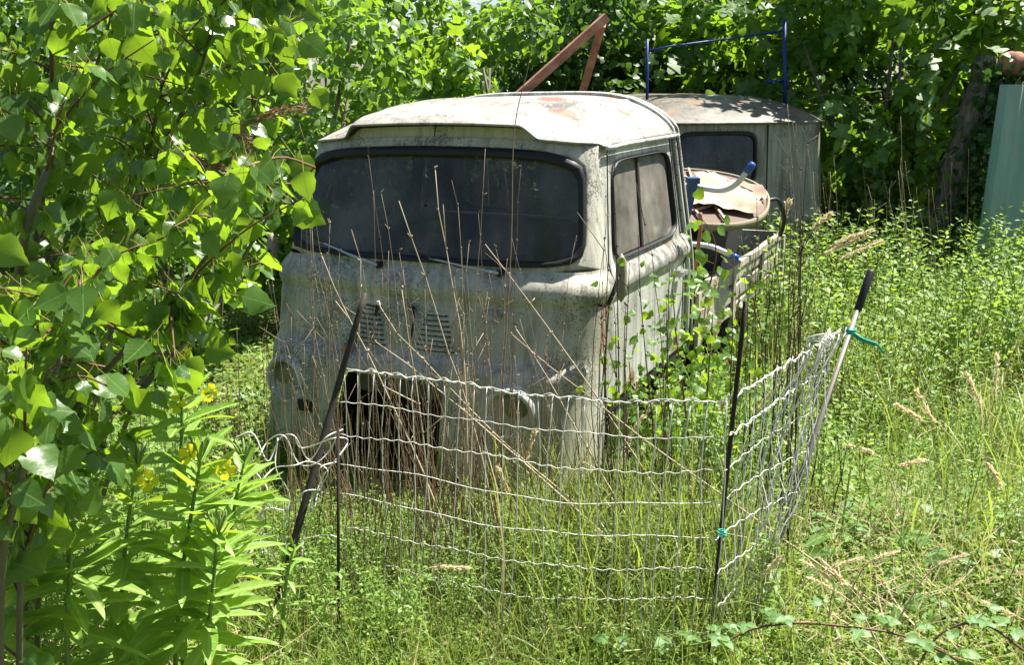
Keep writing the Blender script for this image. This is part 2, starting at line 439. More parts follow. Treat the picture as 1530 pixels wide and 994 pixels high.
def scatter_mesh(name, bases, which, pos, R, scale, mats, smooth_=False):
    """one mesh with a copy of bases[which] at every pos; bases: (V, tri-faces, uv, material index)"""
    Vs, Fs, Us, Ms = [], [], [], []
    n = 0
    for b, (V, Fc, uv, mi) in enumerate(bases):
        s = np.where(which == b)[0]
        if len(s) == 0: continue
        W = np.einsum('mij,vj->mvi', R[s], V) * scale[s][:, None, None] + pos[s][:, None, :]
        Vs.append(W.reshape(-1, 3))
        f = (Fc[None] + (np.arange(len(s)) * len(V))[:, None, None]).reshape(-1, 3) + n
        Fs.append(f); n += len(s) * len(V)
        Us.append(np.tile(uv, (len(s), 1)))
        Ms.append(np.tile(mi, len(s)))
    V = np.concatenate(Vs).astype(np.float32); Fc = np.concatenate(Fs).astype(np.int32)
    U = np.concatenate(Us).astype(np.float32); mi = np.concatenate(Ms).astype(np.int32)
    me = bpy.data.meshes.new(name)
    me.vertices.add(len(V)); me.vertices.foreach_set('co', V.ravel())
    me.loops.add(Fc.size); me.loops.foreach_set('vertex_index', Fc.ravel())
    me.polygons.add(len(Fc)); me.polygons.foreach_set('loop_start', np.arange(0, Fc.size, 3, dtype=np.int32))
    me.polygons.foreach_set('loop_total', np.full(len(Fc), 3, np.int32))
    for m_ in mats: me.materials.append(m_)
    me.polygons.foreach_set('material_index', mi)
    if smooth_: me.polygons.foreach_set('use_smooth', np.ones(len(Fc), bool))
    lay = me.uv_layers.new(name='UVMap'); lay.data.foreach_set('uv', U[Fc.ravel()].ravel())
    me.update(calc_edges=True)
    return me

def leaf_shape(outline, fold=0.15, curl=0.15, petiole=0.0, pw=0.02, wav=0.0, seed=0):
    """outline: right half as (x, y) from base to tip, unit length; returns base tuple, triangles"""
    r = np.random.default_rng(seed)
    o = np.asarray(outline, float); n = len(o)
    ys = o[:, 1]
    V = []; Fc = []
    def z(x, y): return fold * abs(x) - curl * y * y + wav * math.sin(7 * y + seed) * abs(x)
    tw = r.uniform(-.15, .15)
    for (x, y) in o: V.append((0, y, z(0, y)))
    for (x, y) in o: V.append((x, y, z(x, y) + tw * x * y))
    for (x, y) in o: V.append((-x, y, z(x, y) - tw * x * y))
    for i in range(n - 1):
        for k_, s in ((n, 1), (2 * n, -1)):
            a, b, c, d = i, i + 1, k_ + i + 1, k_ + i
            for t in ((a, d, c), (a, c, b)):
                P = [V[q] for q in t]
                ar = abs((P[1][0] - P[0][0]) * (P[2][1] - P[0][1]) - (P[2][0] - P[0][0]) * (P[1][1] - P[0][1]))
                if ar > 1e-6: Fc.append(t if s > 0 else t[::-1])
    mi = [0] * len(Fc)
    if petiole:
        k_ = len(V)
        pts = [(0, 0, 0), (0, -petiole * .5, -petiole * .06), (0, -petiole, petiole * .05)]
        for p in pts:
            V += [(p[0] - pw, p[1], p[2]), (p[0] + pw, p[1], p[2]), (p[0], p[1], p[2] + pw * 1.5)]
        for i in range(2):
            for j in range(3):
                a, b = k_ + 3 * i + j, k_ + 3 * i + (j + 1) % 3
                Fc += [(a, b, b + 3), (a, b + 3, a + 3)]; mi += [1, 1, ]
    V = np.array(V)
    uv = V[:, :2].copy()
    return V, np.array(Fc), uv, np.array(mi)

def poplar_outline(seed):
    r = np.random.default_rng(seed)
    y = np.array([0, .03, .10, .20, .30, .42, .54, .66, .77, .87, .94, 1.0])
    x = np.array([.0, .16, .34, .45, .47, .44, .375, .28, .18, .085, .035, 0])
    x = x * r.uniform(.9, 1.08) + np.where((x > .05), (np.arange(12) % 2) * .034 - .014, 0)
    return np.stack([x, y], 1)
POP = [leaf_shape(poplar_outline(i), fold=f, curl=c, petiole=.7, pw=.011, wav=w, seed=i)
       for i, (f, c, w) in enumerate([(.12, .1, .12), (.3, .25, .05), (-.1, .15, .2), (.2, -.1, .1), (.05, .35, .15)])]
VINE = [leaf_shape([(0, 0), (.42, .12), (.38, .6), (0, 1)], f, c, seed=20 + i) for i, (f, c) in enumerate([(.2, .15), (-.1, .3), (.3, .0)])]
LANCE = [leaf_shape([(0, 0), (.045, .08), (.10, .28), (.115, .5), (.085, .75), (.035, .93), (0, 1)], f, c, seed=40 + i) for i, (f, c) in enumerate([(.35, .2), (.2, .4), (.5, .08), (.25, -.1)])]
FIG = [leaf_shape([(0, 0), (.22, -.07), (.40, .06), (.34, .2), (.22, .26), (.44, .44), (.46, .58), (.32, .58), (.15, .47), (.20, .74), (.13, .93), (0, 1)], f, c, petiole=.35, pw=.015, seed=60 + i) for i, (f, c) in enumerate([(.15, .2), (.3, .4), (-.05, .1), (.1, .5)])]
SMALL = [leaf_shape([(0, 0), (.25, .45), (0, 1)], f, c, seed=80 + i) for i, (f, c) in enumerate([(.3, .2), (-.1, .4), (.1, 0)])]
BRAM = [leaf_shape([(0, 0), (.2, .04), (.33, .2), (.34, .3), (.36, .42), (.29, .55), (.28, .64), (.16, .82), (0, 1)], f, c, seed=90 + i) for i, (f, c) in enumerate([(.15, .2), (.3, .1), (.05, .3)])]

def leaf_meshes(prefix, bases, mats):
    out = []
    for V, Fc, uv, mi in bases:
        out.append(mesh(prefix, V, Fc, None, True, uv=uv, mats=mats, mi=mi))
    return out

def place_leaves(root, meshes, pos, R, scale, rng, name='leaf'):
    inv = root.matrix_basis.inverted() if root else Matrix()
    for i in range(len(pos)):
        o = bpy.data.objects.new(name, meshes[int(rng.integers(len(meshes)))])
        o.parent = root
        m = Matrix([[*(R[i, a] * scale[i]), pos[i, a]] for a in range(3)] + [[0, 0, 0, 1]])
        o.matrix_basis = inv @ m
        C.objects.link(o)

def rand_dirs(n, rng, down=0.0):
    d = rng.normal(size=(n, 3)); d[:, 2] -= down
    return d / np.linalg.norm(d, axis=1)[:, None]
#SECTION
def under(root, *objs):
    """objects built in world coordinates become parts of root without moving"""
    inv = root.matrix_basis.inverted()
    for o in objs:
        o.parent = root
        o.matrix_parent_inverse = inv
    return objs[0]

# ------------------------------------------------------------------ ground
def build_ground():
    xs = np.unique(np.concatenate([np.linspace(-60, -6, 22), np.linspace(-6, 8, 90), np.linspace(8, 60, 22)]))
    ys = np.unique(np.concatenate([np.linspace(-20, 0, 8), np.linspace(0, 14, 90), np.linspace(14, 120, 24)]))
    X, Y = np.meshgrid(xs, ys, indexing='ij')
    G = np.stack([X, Y, ground_z(X, Y)], -1)
    o = MB().grid(G[:, ::-1]).build('ground', M['soil'], None, True)
    tag(o, 'sloping overgrown soil under the grass and weeds', None, None, 'structure')
build_ground()

# ------------------------------------------------------------------ the pickup truck in front
TX, TY, TZ, YAW, ROLL = -0.434, 4.344, -0.495, math.radians(26.8), math.radians(1.2)
TM = Matrix.Translation((TX, TY, TZ)) @ Matrix.Rotation(-YAW, 4, 'Z') @ Matrix.Translation((0, 0, 1.2)) @ Matrix.Rotation(-ROLL, 4, 'Y') @ Matrix.Translation((0, 0, -1.2))
truck = empty('pickup_truck')
truck.matrix_basis = TM
tag(truck, 'weathered cream forward-cab pickup truck standing behind the wire fence', 'truck')
def l2w(p): return np.array(TM @ Vector(p))
LC, RC, TB = 1.36, 0.15, 0.80
def Wz(z): return 0.87 - 0.15 * max(z - 1.161, 0)
def fz(z):
    y = (z - 1.161) * 0.376 if z > 1.161 else -(1.161 - z) * 0.20
    return y
def band(z):
    return 0.034 * math.sin(math.pi * (z - 1.175) / 0.14) ** 1 if 1.175 < z < 1.315 else 0.0
def plan(t, z, off=0.0):
    w = Wz(z); s = 1 if t >= 0 else -1; a_ = abs(t)
    f = fz(z) - 0.072 * float(smooth(0.945, 0.885, z)) * (1 - .85 * float(smooth(.80, 1.0, a_)))
    off = off + band(z)
    if a_ <= TB:
        x = a_ / TB * (w - RC); y = f - 0.09 * (1 - (x / 0.87) ** 2)
        return np.array([s * (x + off * 0.17 * x), y - off, z])
    a = (a_ - TB) / (1 - TB) * math.pi / 2
    x = w - RC + RC * math.sin(a); y = f - 0.09 * (1 - ((w - RC) / 0.87) ** 2) + RC * (1 - math.cos(a))
    return np.array([s * (x + off * math.sin(a)), y - off * math.cos(a), z])
def t_of(x, z):
    w = Wz(z); a = abs(x); s = 1 if x >= 0 else -1
    if a <= w - RC: return s * a / (w - RC) * TB
    return s * (TB + math.asin(min((a - (w - RC)) / RC, 1)) / (math.pi / 2) * (1 - TB))
def front(x, z, off=0.0): return plan(t_of(x, z), z, off)
def lip(x): return 1.862 + 0.035 * (1 - (x / 0.78) ** 2)
def visor(x): return float(smooth(0.53, 0.44, abs(x - 0.01)))

def sup(th, a, b, n):
    return (np.abs(np.cos(th) / a) ** n + np.abs(np.sin(th) / b) ** n) ** (-1.0 / n)
def ring_angles(a, b, N=112):
    th = np.concatenate([np.linspace(-np.pi, np.pi, N, endpoint=False), [math.atan2(sv * b, cv * a) for sv in (-1, 1) for cv in (-1, 1)]])
    return np.unique(np.round(th, 9))

def holed_panel(S, rect, hole, n, name, mat, parent, rings=7, band_w=(0.03, 0.05), rub=True, glass=None, gname='window_glass', inset=0.012, flip=False):
    """S(u, v, off) surface; rect = u0,u1,v0,v1; hole = cu,cv,a,b ; panel with rounded window opening, rubber seal and glass"""
    u0, u1, v0, v1 = rect; cu, cv, a, b = hole
    th = []
    for uu in (u0, u1):
        for vv in (v0, v1): th.append(math.atan2(vv - cv, uu - cu))
    th = np.unique(np.round(np.concatenate([np.linspace(-np.pi, np.pi, 120, endpoint=False), th]), 9))
    c, s = np.cos(th), np.sin(th)
    rh = sup(th, a, b, n)
    ro = np.min(np.stack([np.where(c > 1e-9, (u1 - cu) / np.maximum(c, 1e-9), 9e9), np.where(c < -1e-9, (u0 - cu) / np.minimum(c, -1e-9), 9e9),
                          np.where(s > 1e-9, (v1 - cv) / np.maximum(s, 1e-9), 9e9), np.where(s < -1e-9, (v0 - cv) / np.minimum(s, -1e-9), 9e9)]), 0)
    def ringpts(r, off): return np.array([S(cu + r[i] * c[i], cv + r[i] * s[i], off) for i in range(len(th))])
    L = [ringpts(rh, -0.02)] + [ringpts(rh + (ro - rh) * k_ / rings, 0.0) for k_ in range(rings + 1)]
    G = np.stack(L, 0); G = np.concatenate([G, G[:, :1]], 1)
    if flip: G = G[:, ::-1]
    m = MB().grid(G)
    body = m.build(name, mat, parent, True)
    if rub:
        bi, bt = band_w
        def inner(w_):
            ww = np.where(s > 0.35 * np.sin(math.atan2(b, a)), bt, bi) if bt != bi else bi
            return sup(th, a - bi * w_, b - bi * w_, n) - 0 * rh
        def inn(wu, wb, wt):
            # opening that is narrower at the top by the deeper black band
            bb = b - (wb + wt) / 2; cc = (wb - wt) / 2
            r = sup(th, a - wu, bb, n)
            return np.array([(cu + r[i] * c[i], cv + cc + r[i] * s[i]) for i in range(len(th))])
        rows = []
        for fr, off in ((-0.008, 0.002), (0.10, 0.013), (0.5, 0.016), (0.9, 0.010), (1.0, -0.012)):
            P = inn(bi * fr, bi * fr, bt * fr)
            rows.append(np.array([S(p[0], p[1], off) for p in P]))
        R_ = np.stack(rows, 0); R_ = np.concatenate([R_, R_[:, :1]], 1)
        if flip: R_ = R_[:, ::-1]
        seal = MB().grid(R_).build('window_seal', M['rubber'], parent, True)
    if glass:
        bi, bt = band_w
        bb = b - (bi + bt) * 0.45; cc = (bi - bt) * 0.45
        rows = []
        for fr in np.linspace(0.02, 1, 9):
            r = sup(th, a - bi * 0.9, bb, n) * fr
            rows.append(np.array([S(cu + r[i] * c[i], cv + cc + r[i] * s[i], -inset) for i in range(len(th))]))
        R_ = np.stack(rows, 0); R_ = np.concatenate([R_, R_[:, :1]], 1)
        if flip: R_ = R_[:, ::-1]
        MB().grid(R_).build(gname, glass, parent, True)
    return body

def build_truck():
    # ---- lower front panel with air intake opening
    ix0, ix1, iz = -0.345, 0.255, 0.845
    zs = np.unique(np.round(np.concatenate([np.linspace(0.44, 1.328, 52), [iz], np.linspace(1.175, 1.315, 12)]), 4))
    tl = np.unique(np.round(np.concatenate([np.linspace(-1, 1, 61), [t_of(ix0, .7), t_of(ix1, .7)]]), 6))
    G = np.array([[plan(t, z) for t in tl] for z in zs])
    idx = np.arange(len(zs) * len(tl)).reshape(len(zs), len(tl))
    Fc = []
    for i in range(len(zs) - 1):
        for j in range(len(tl) - 1):
            tc = (tl[j] + tl[j + 1]) / 2; zc = (zs[i] + zs[i + 1]) / 2
            if t_of(ix0, .7) < tc < t_of(ix1, .7) and zc < iz: continue
            Fc.append((idx[i, j], idx[i, j + 1], idx[i + 1, j + 1], idx[i + 1, j]))
    V = list(G.reshape(-1, 3))
    r_ = 0.07
    arcs = {}
    for x0, sg in ((ix0, 1), (ix1, -1)):
        k0 = len(V); V.append(front(x0, iz, 0.001))
        arc = []
        for a in np.linspace(0, math.pi / 2, 7):
            p = front(x0 + sg * r_ * (1 - math.sin(a)), iz - r_ * (1 - math.cos(a)), 0.001); V.append(p); arc.append(p)
        arcs[sg] = arc
        for i in range(6):
            f = (k0, k0 + 1 + i, k0 + 2 + i)
            Fc.append(f if sg > 0 else f[::-1])
    part('front_panel', V, Fc, M['paint'], truck, True)
    rim = [front(ix0, .44)] + [front(ix0, .6)] + arcs[1][::-1] + [front(x, iz) for x in np.linspace(ix0 + .12, ix1 - .12, 7)] + arcs[-1] + [front(ix1, .6), front(ix1, .44)]
    MB().tube(np.array(rim) + np.array([0, .004, 0]), 0.011, 8).build('intake_rim', M['paint'], truck, True)
    rad = MB().box((-.045, .12, .62), (.74, .02, .56)); rad.build('radiator', M['dark'], truck)
    MB().box((-.02, -.10, .765), (.52, .05, .09)).build('crossmember', M['trim'], truck)
    MB().box((-.52, -.20, .64), (.09, .10, .05)).build('bumper_bracket', M['rubber'], truck)
    MB().box((.42, -.20, .60), (.09, .10, .05)).build('bumper_bracket', M['rubber'], truck)
    # ---- windshield panel
    def SW(u, v, off=0.0):
        t = max(-1, min(1, u)); z = v
        x0 = plan(t, min(v, 1.88))[0]
        if z > 1.3: z = 1.328 + (z - 1.328) * (lip(x0) - .006 - 1.328) / (1.875 - 1.328)
        return plan(t, z, off)
    holed_panel(SW, (-1, 1, 1.328, 1.875), (0.0, 1.588, 0.905, 0.248), 8.5, 'windshield_frame', M['paint'], truck, 6, (0.024, 0.045), True, M['ws'], 'windshield')
    # ---- vent panel below the roof visor, in two halves
    for x0, x1 in ((-.50, -.003), (.003, .52)):
        G = np.array([[np.array([x, front(x, 1.86)[1] + .012 + (z - 1.86) * .25, z]) for x in np.linspace(x0, x1, 16) for z in [1.85 + f * (lip(x) + .050 * visor(x) - .008 - 1.85)]] for f in (0, .5, 1)])
        MB().grid(G).build('vent_panel', M['ventpaint'], truck, True)
    # ---- roof
    def roofz(s, tau):
        x = s * 0.785
        e = float(smooth(0, .3, tau)); tp = min(tau / .58, 1)
        z = (lip(x) + .058 * visor(x)) * (1 - e) + 1.868 * e + .195 * (1 - abs(s) ** 4.2) * (1 - (1 - tp) ** 2.5)
        z += .007 * (math.exp(-((abs(s) - .66) / .022) ** 2)) * float(smooth(.12, .3, tau)) + .006 * math.exp(-((tau - .47) / .012) ** 2) * (abs(s) < .66)
        z -= .012 * float(smooth(.94, 1.0, abs(s)))
        return z
    def roofp(s, tau):
        x = s * 0.79
        y0 = front(max(-.764, min(.764, x)), 1.862)[1] - .018 - .03 * visor(x) * (1 - float(smooth(0, .2, tau)))
        y = y0 + (LC + .03 - y0) * tau
        return np.array([x, y, roofz(s, tau)])
    ss = np.sin(np.linspace(-math.pi / 2, math.pi / 2, 121)) * .4 + np.linspace(-1, 1, 121) * .6
    tt = np.linspace(0, 1, 44) ** 1.35
    G = np.array([[roofp(s, t) for s in ss] for t in tt])
    ro = MB().grid(G).build('roof', M['roofpaint'], truck, True)
    md = ro.modifiers.new('thickness', 'SOLIDIFY'); md.thickness = 0.008; md.offset = -1
    # drip rail along both sides and rear flange pair
    for sg in (-1, 1):
        P = [roofp(sg * 1.0, t) + np.array([sg * .008, 0, -.012]) for t in np.linspace(.01, 1, 16)]
        MB().tube(P, .011, 6).build('drip_rail', M['bezel'], truck, True)
    for k_, (dy, rr, mt) in enumerate(((0.0, .013, 'bezel'), (.045, .010, 'rubber'), (.075, .012, 'paint'))):
        P = [np.array([Wz(z) + .012, LC + dy, z]) for z in np.linspace(.72, 1.80, 12)]
        P += [np.array([s * .775, LC + dy, roofz(s * .985, 1.0) + .008]) for s in np.sin(np.linspace(math.pi / 2, -math.pi / 2, 40))]
        P += [np.array([-Wz(z) - .012, LC + dy, z]) for z in np.linspace(1.80, .72, 12)]
        MB().tube(P, rr, 6).build('rear_flange', M[mt], truck, True)
    # ---- rear wall with window
    def SR(u, v, off=0.0):
        z = min(v, roofz(max(-1, min(1, u / .785)), 1.0) - .01)
        x = max(-Wz(z), min(Wz(z), u)); return np.array([x, LC + .02 + off, z])
    holed_panel(SR, (-.87, .87, .70, 2.04), (0, 1.58, .56, .18), 6, 'rear_wall', M['doorpaint'], truck, 5, (.02, .02), True, M['rearglass'], 'rear_window', flip=True)
    # ---- sides: doors with window, fender, drip
    for sg in (1, -1):
        def y0(z): return plan(1, z)[1]
        def SD(u, v, off=0.0, sg=sg):
            # u = 0..1 from front pillar to rear, v = height
            z = 1.328 + (v - 1.328) * (1.856 - 1.328) / (1.856 - 1.328)
            y = y0(z) + (LC - y0(z)) * u
            return np.array([sg * (Wz(z) + band(z) + off), y, z])
        door = holed_panel(SD, (0, 1, 1.328, 1.856), (0.50, 1.555, 0.405, 0.222), 7.0, 'door', M['doorpaint'], truck, 6, (0.008, 0.009), True, None, flip=(sg < 0))
        zs2 = np.unique(np.concatenate([np.linspace(.70, 1.328, 24), np.linspace(1.175, 1.315, 10)]))
        G = np.array([[SD(u, z) for u in np.linspace(0, 1, 22)] for z in zs2])
        if sg < 0: G = G[:, ::-1]
        lo = MB().grid(G).build('door_panel', M['doorpaint'], door, True)
        # two sliding panes with a divider
        for u0, u1, off in ((.118, .46, -.016), (.46, .882, -.011)):
            G = np.array([[SD(u, z, off) for u in np.linspace(u0, u1, 8)] for z in np.linspace(1.345, 1.762, 8)])
            if sg < 0: G = G[:, ::-1]
            MB().grid(G).build('window_glass', M['sideglass'], truck, True)
        P = [SD(.463, z, -.006) for z in np.linspace(1.34, 1.768, 8)]
        MB().tube(P, .008, 6).build('window_divider', M['trim'], truck)
        # seams
        for u, nm in ((.055, 'door_seam'), (.955, 'door_seam')):
            P = [SD(u, z, .0015) for z in np.linspace(.72, 1.83, 26)]
            MB().tube(P, .0035, 5).build(nm, M['rubber'], door, True)
        sill = MB().box((sg * .83, .78, .67), (.06, 1.1, .05)).build('sill', M['dark'], truck)
        G = np.array([[np.array([sg * .868, y, z]) for y in np.linspace(y0(z) - .004, y0(z) + .16, 4)] for z in np.linspace(.44, .70, 6)])
        if sg < 0: G = G[:, ::-1]
        MB().grid(G).build('fender', M['paint'], truck, True)
        m = MB().box((sg * .905, 1.19, 1.135), (.03, .10, .022)).box((sg * .885, 1.155, 1.135), (.04, .025, .035))
        m.build('door_handle', M['chrome'], door)
        # mirror on a bent arm
        pth = bez([(sg * .87, .06, 1.19), (sg * .93, .02, 1.21), (sg * .955, .06, 1.30), (sg * .955, .10, 1.32)], 12)
        MB().tube(pth, .007, 6).build('mirror_arm', M['dark'], truck, True)
        th = np.linspace(0, 2 * np.pi, 20, endpoint=False)
        rr = sup(th, .024, .108, 4.5)
        rows = []
        for fr, dy in ((.02, .022), (.7, .020), (.95, .010), (1.0, -.006), (.92, -.012), (.02, -.012)):
            rows.append(np.stack([sg * .955 + rr * fr * np.cos(th), 0.115 + dy * np.ones(20) * -1, 1.305 + rr * fr * np.sin(th)], 1))
        R_ = np.stack(rows); R_ = np.concatenate([R_, R_[:, :1]], 1)
        MB().grid(R_).build('mirror', M['mirror'], truck, True)
    # ---- louvres
    for cx, nm in ((0.153, 'r'), (-0.213, 'l')):
        for i in range(8):
            z = 1.125 - i * .0225
            hw = .058 + i * .0068
            sh = (.0 if cx > 0 else 0)
            xs_ = np.linspace(cx - hw, cx + hw, 7)
            rows = []
            for dz, off in ((.010, .0005), (.004, .008), (-.004, .0125), (-.0065, .011), (-.004, .003)):
                e = np.clip(1 - np.abs((xs_ - cx) / hw) ** 6, 0, 1)
                rows.append(np.array([front(x, z + dz, off * e_) for x, e_ in zip(xs_, e)]))
            MB().grid(np.stack(rows)).build('louvre', M['paint'], truck, True)
            MB().tube([front(x, z - .0105, .0005) for x in np.linspace(cx - hw * .94, cx + hw * .94, 6)], .0042, 5).build('louvre_slot', M['rubber'], truck)
    # ---- raised emblem plate with its empty badge mount
    th = np.linspace(0, 2 * np.pi, 28, endpoint=False)
    rr = sup(th, .088, .098, 4)
    rows = []
    for fr, off in ((1.0, .0), (.93, .008), (.85, .009), (.02, .010)):
        rows.append(np.array([front(-.03 + rr[i] * fr * math.cos(th[i]) * (1 - .25 * math.sin(th[i])), 1.075 + rr[i] * fr * math.sin(th[i]), off) for i in range(28)]))
    R_ = np.stack(rows); R_ = np.concatenate([R_, R_[:, :1]], 1)
    MB().grid(R_[::-1]).build('emblem_plate', M['paint'], truck, True)
    m = MB().tube([front(.03, 1.15, .012), front(.045, 1.10, .016), front(.028, 1.0, .012)], .004, 5).tube([front(.0, 1.145, .012), front(.045, 1.145, .014)], .004, 5)
    m.build('badge_bracket', M['dark'], truck)
    # ---- headlights
    for hx in (-.665, .575):
        hz = .742
        p = front(hx, hz); p2 = front(hx + .01, hz)
        nrm = np.array([-(p2[1] - p[1]) * -1, -1 * abs(p2[0] - p[0]), 0]); nrm = np.array([p2[1] - p[1], -(p2[0] - p[0]), 0.0]); nrm /= np.linalg.norm(nrm)
        nrm = nrm * .35 + np.array([0, -1, 0]) * .65; nrm /= np.linalg.norm(nrm)
        ex = np.cross(nrm, (0, 0, 1)); ex /= np.linalg.norm(ex); ez = np.array([0, 0, 1.])
        def rev(prof, nm, mt, parent=truck):
            th = np.linspace(0, 2 * np.pi, 32, endpoint=False); rows = []
            for r, o in prof:
                rows.append(p + o * nrm + r * (np.cos(th)[:, None] * ex + np.sin(th)[:, None] * ez))
            R_ = np.stack(rows); R_ = np.concatenate([R_, R_[:, :1]], 1)
            return MB().grid(R_).build(nm, mt, parent, True)
        hl = rev([(.128, -.08), (.122, .006), (.113, .022), (.104, .026), (.095, .020), (.09, -.022)], 'headlight', M['bezel'])
        rev([(.092, -.020), (.07, -.006), (.04, .002), (.001, .005)], 'lens', M['lens'], hl)
    MB().tube([front(-.30, .92, .0), front(-.30, .92, .02)], .022, 12).build('indicator', M['amber'], truck)
    # ---- wipers
    for (xa, za), (xb, zb) in (((-.181, 1.318), (-.56, 1.40)), ((.441, 1.318), (.09, 1.365))):
        a = front(xa, za, .03); b = front(xb, zb, .03)
        w = MB().tube([front(xa, za, -.01), front(xa, za, .034)], .016, 10).build('wiper', M['dark'], truck, True)
        MB().tube([a, a * .55 + b * .45 + np.array([0, -.012, 0]), b], [.008, .006, .004], 6).build('wiper_arm', M['chrome'], w)
        d = (b - a) / np.linalg.norm(b - a)
        MB().tube([b - d * .17 + np.array([0, -.002, -.012]), b + d * .10 + np.array([0, -.002, .014])], .004, 5).build('wiper_blade', M['rubber'], w)
    # ---- cab interior
    MB().box((0, .95, .98), (1.45, .5, .14)).box((0, 1.20, 1.20), (1.45, .12, .4)).build('seat', M['seat'], truck)
    MB().box((.45, LC - .02, 1.66), (.62, .012, .20)).build('light_patch_card', M['slat'], truck)  # added pale card, put in for the rear window light behind the windshield
    MB().tube([(.10, LC - .035, 1.55), (.78, LC - .035, 1.55)], .008, 6).build('light_line_rod', M['bezel'], truck)  # added rod for the bright line in that window light
    MB().box((0, .18, 1.17), (1.5, .22, .16)).build('dashboard', M['dark'], truck)
    MB().box((0, .7, .74), (1.64, 1.2, .03)).build('cab_floor', M['dark'], truck)
    th = np.linspace(0, 2 * np.pi, 29)
    wheel = np.stack([.40 + .2 * np.cos(th), .48 - .12 * np.sin(th), 1.32 + .16 * np.sin(th)], 1)
    m = MB().tube(wheel, .013, 6)
    m.tube([(.40, .48, 1.32), (.40, .25, 1.08)], .02, 8).tube([(.2, .48, 1.32), (.6, .48, 1.32)], .01, 6)
    m.build('steering_wheel', M['rubber'], truck, True)
    # ---- load bed
    MB().box((0, 2.66, .72), (1.70, 2.42, .05)).build('bed_floor', M['dark'], truck)
    for sg in (1, -1):
        prof = [(0, .655), (.016, .665), (.016, .715), (0, .725), (0, .745), (.016, .755), (.016, .835), (0, .845), (0, .865), (.016, .875), (.016, .935), (.028, .945), (.028, .985), (-.012, .985), (-.012, .655)]
        G = np.array([[np.array([sg * (.865 + dx), y, z]) for y in np.linspace(1.46, 3.87, 14)] for dx, z in prof])
        # the old panel is bowed outwards and dented
        G[..., 0] += sg * (.02 * np.sin((G[..., 1] - 1.46) / 2.41 * np.pi) + .006 * np.sin(9 * G[..., 1]))
        if sg < 0: G = G[:, ::-1]
        side = MB().grid(G).build('bed_side', M['bedpaint'], truck)
        for y in (1.50, 2.30, 3.10, 3.83):
            MB().box((sg * .905, y, .80), (.022, .055, .33)).build('side_post', M['bedpaint'], side)
    MB().box((0, 3.89, .82), (1.72, .03, .33)).build('tailgate', M['bedpaint'], truck)
    MB().box((.30, 2.6, .52), (.09, 3.6, .12)).box((-.30, 2.6, .52), (.09, 3.6, .12)).build('chassis', M['dark'], truck)
    # ---- wheels
    for wx, wy in ((-.70, .62), (.70, .62), (-.70, 2.9), (.70, 2.9)):
        th = np.linspace(0, 2 * np.pi, 33)
        rows = []
        for r, o in ((.20, -.07), (.27, -.085), (.305, -.06), (.312, 0), (.305, .06), (.27, .085), (.20, .07)):
            rows.append(np.stack([np.full(33, wx + o), wy + r * np.cos(th), .36 + r * np.sin(th)], 1))
        w = MB().grid(np.stack(rows)).build('wheel', M['tyre'], truck, True)
        rows = []
        for r, o in ((.20, .06), (.17, .03), (.10, .045), (.01, .05)):
            rows.append(np.stack([np.full(33, wx + (o if wx > 0 else -o)), wy + r * np.cos(th), .36 + r * np.sin(th)], 1))
        MB().grid(np.stack(rows)).build('wheel_disc', M['rim'], w, True)
build_truck()

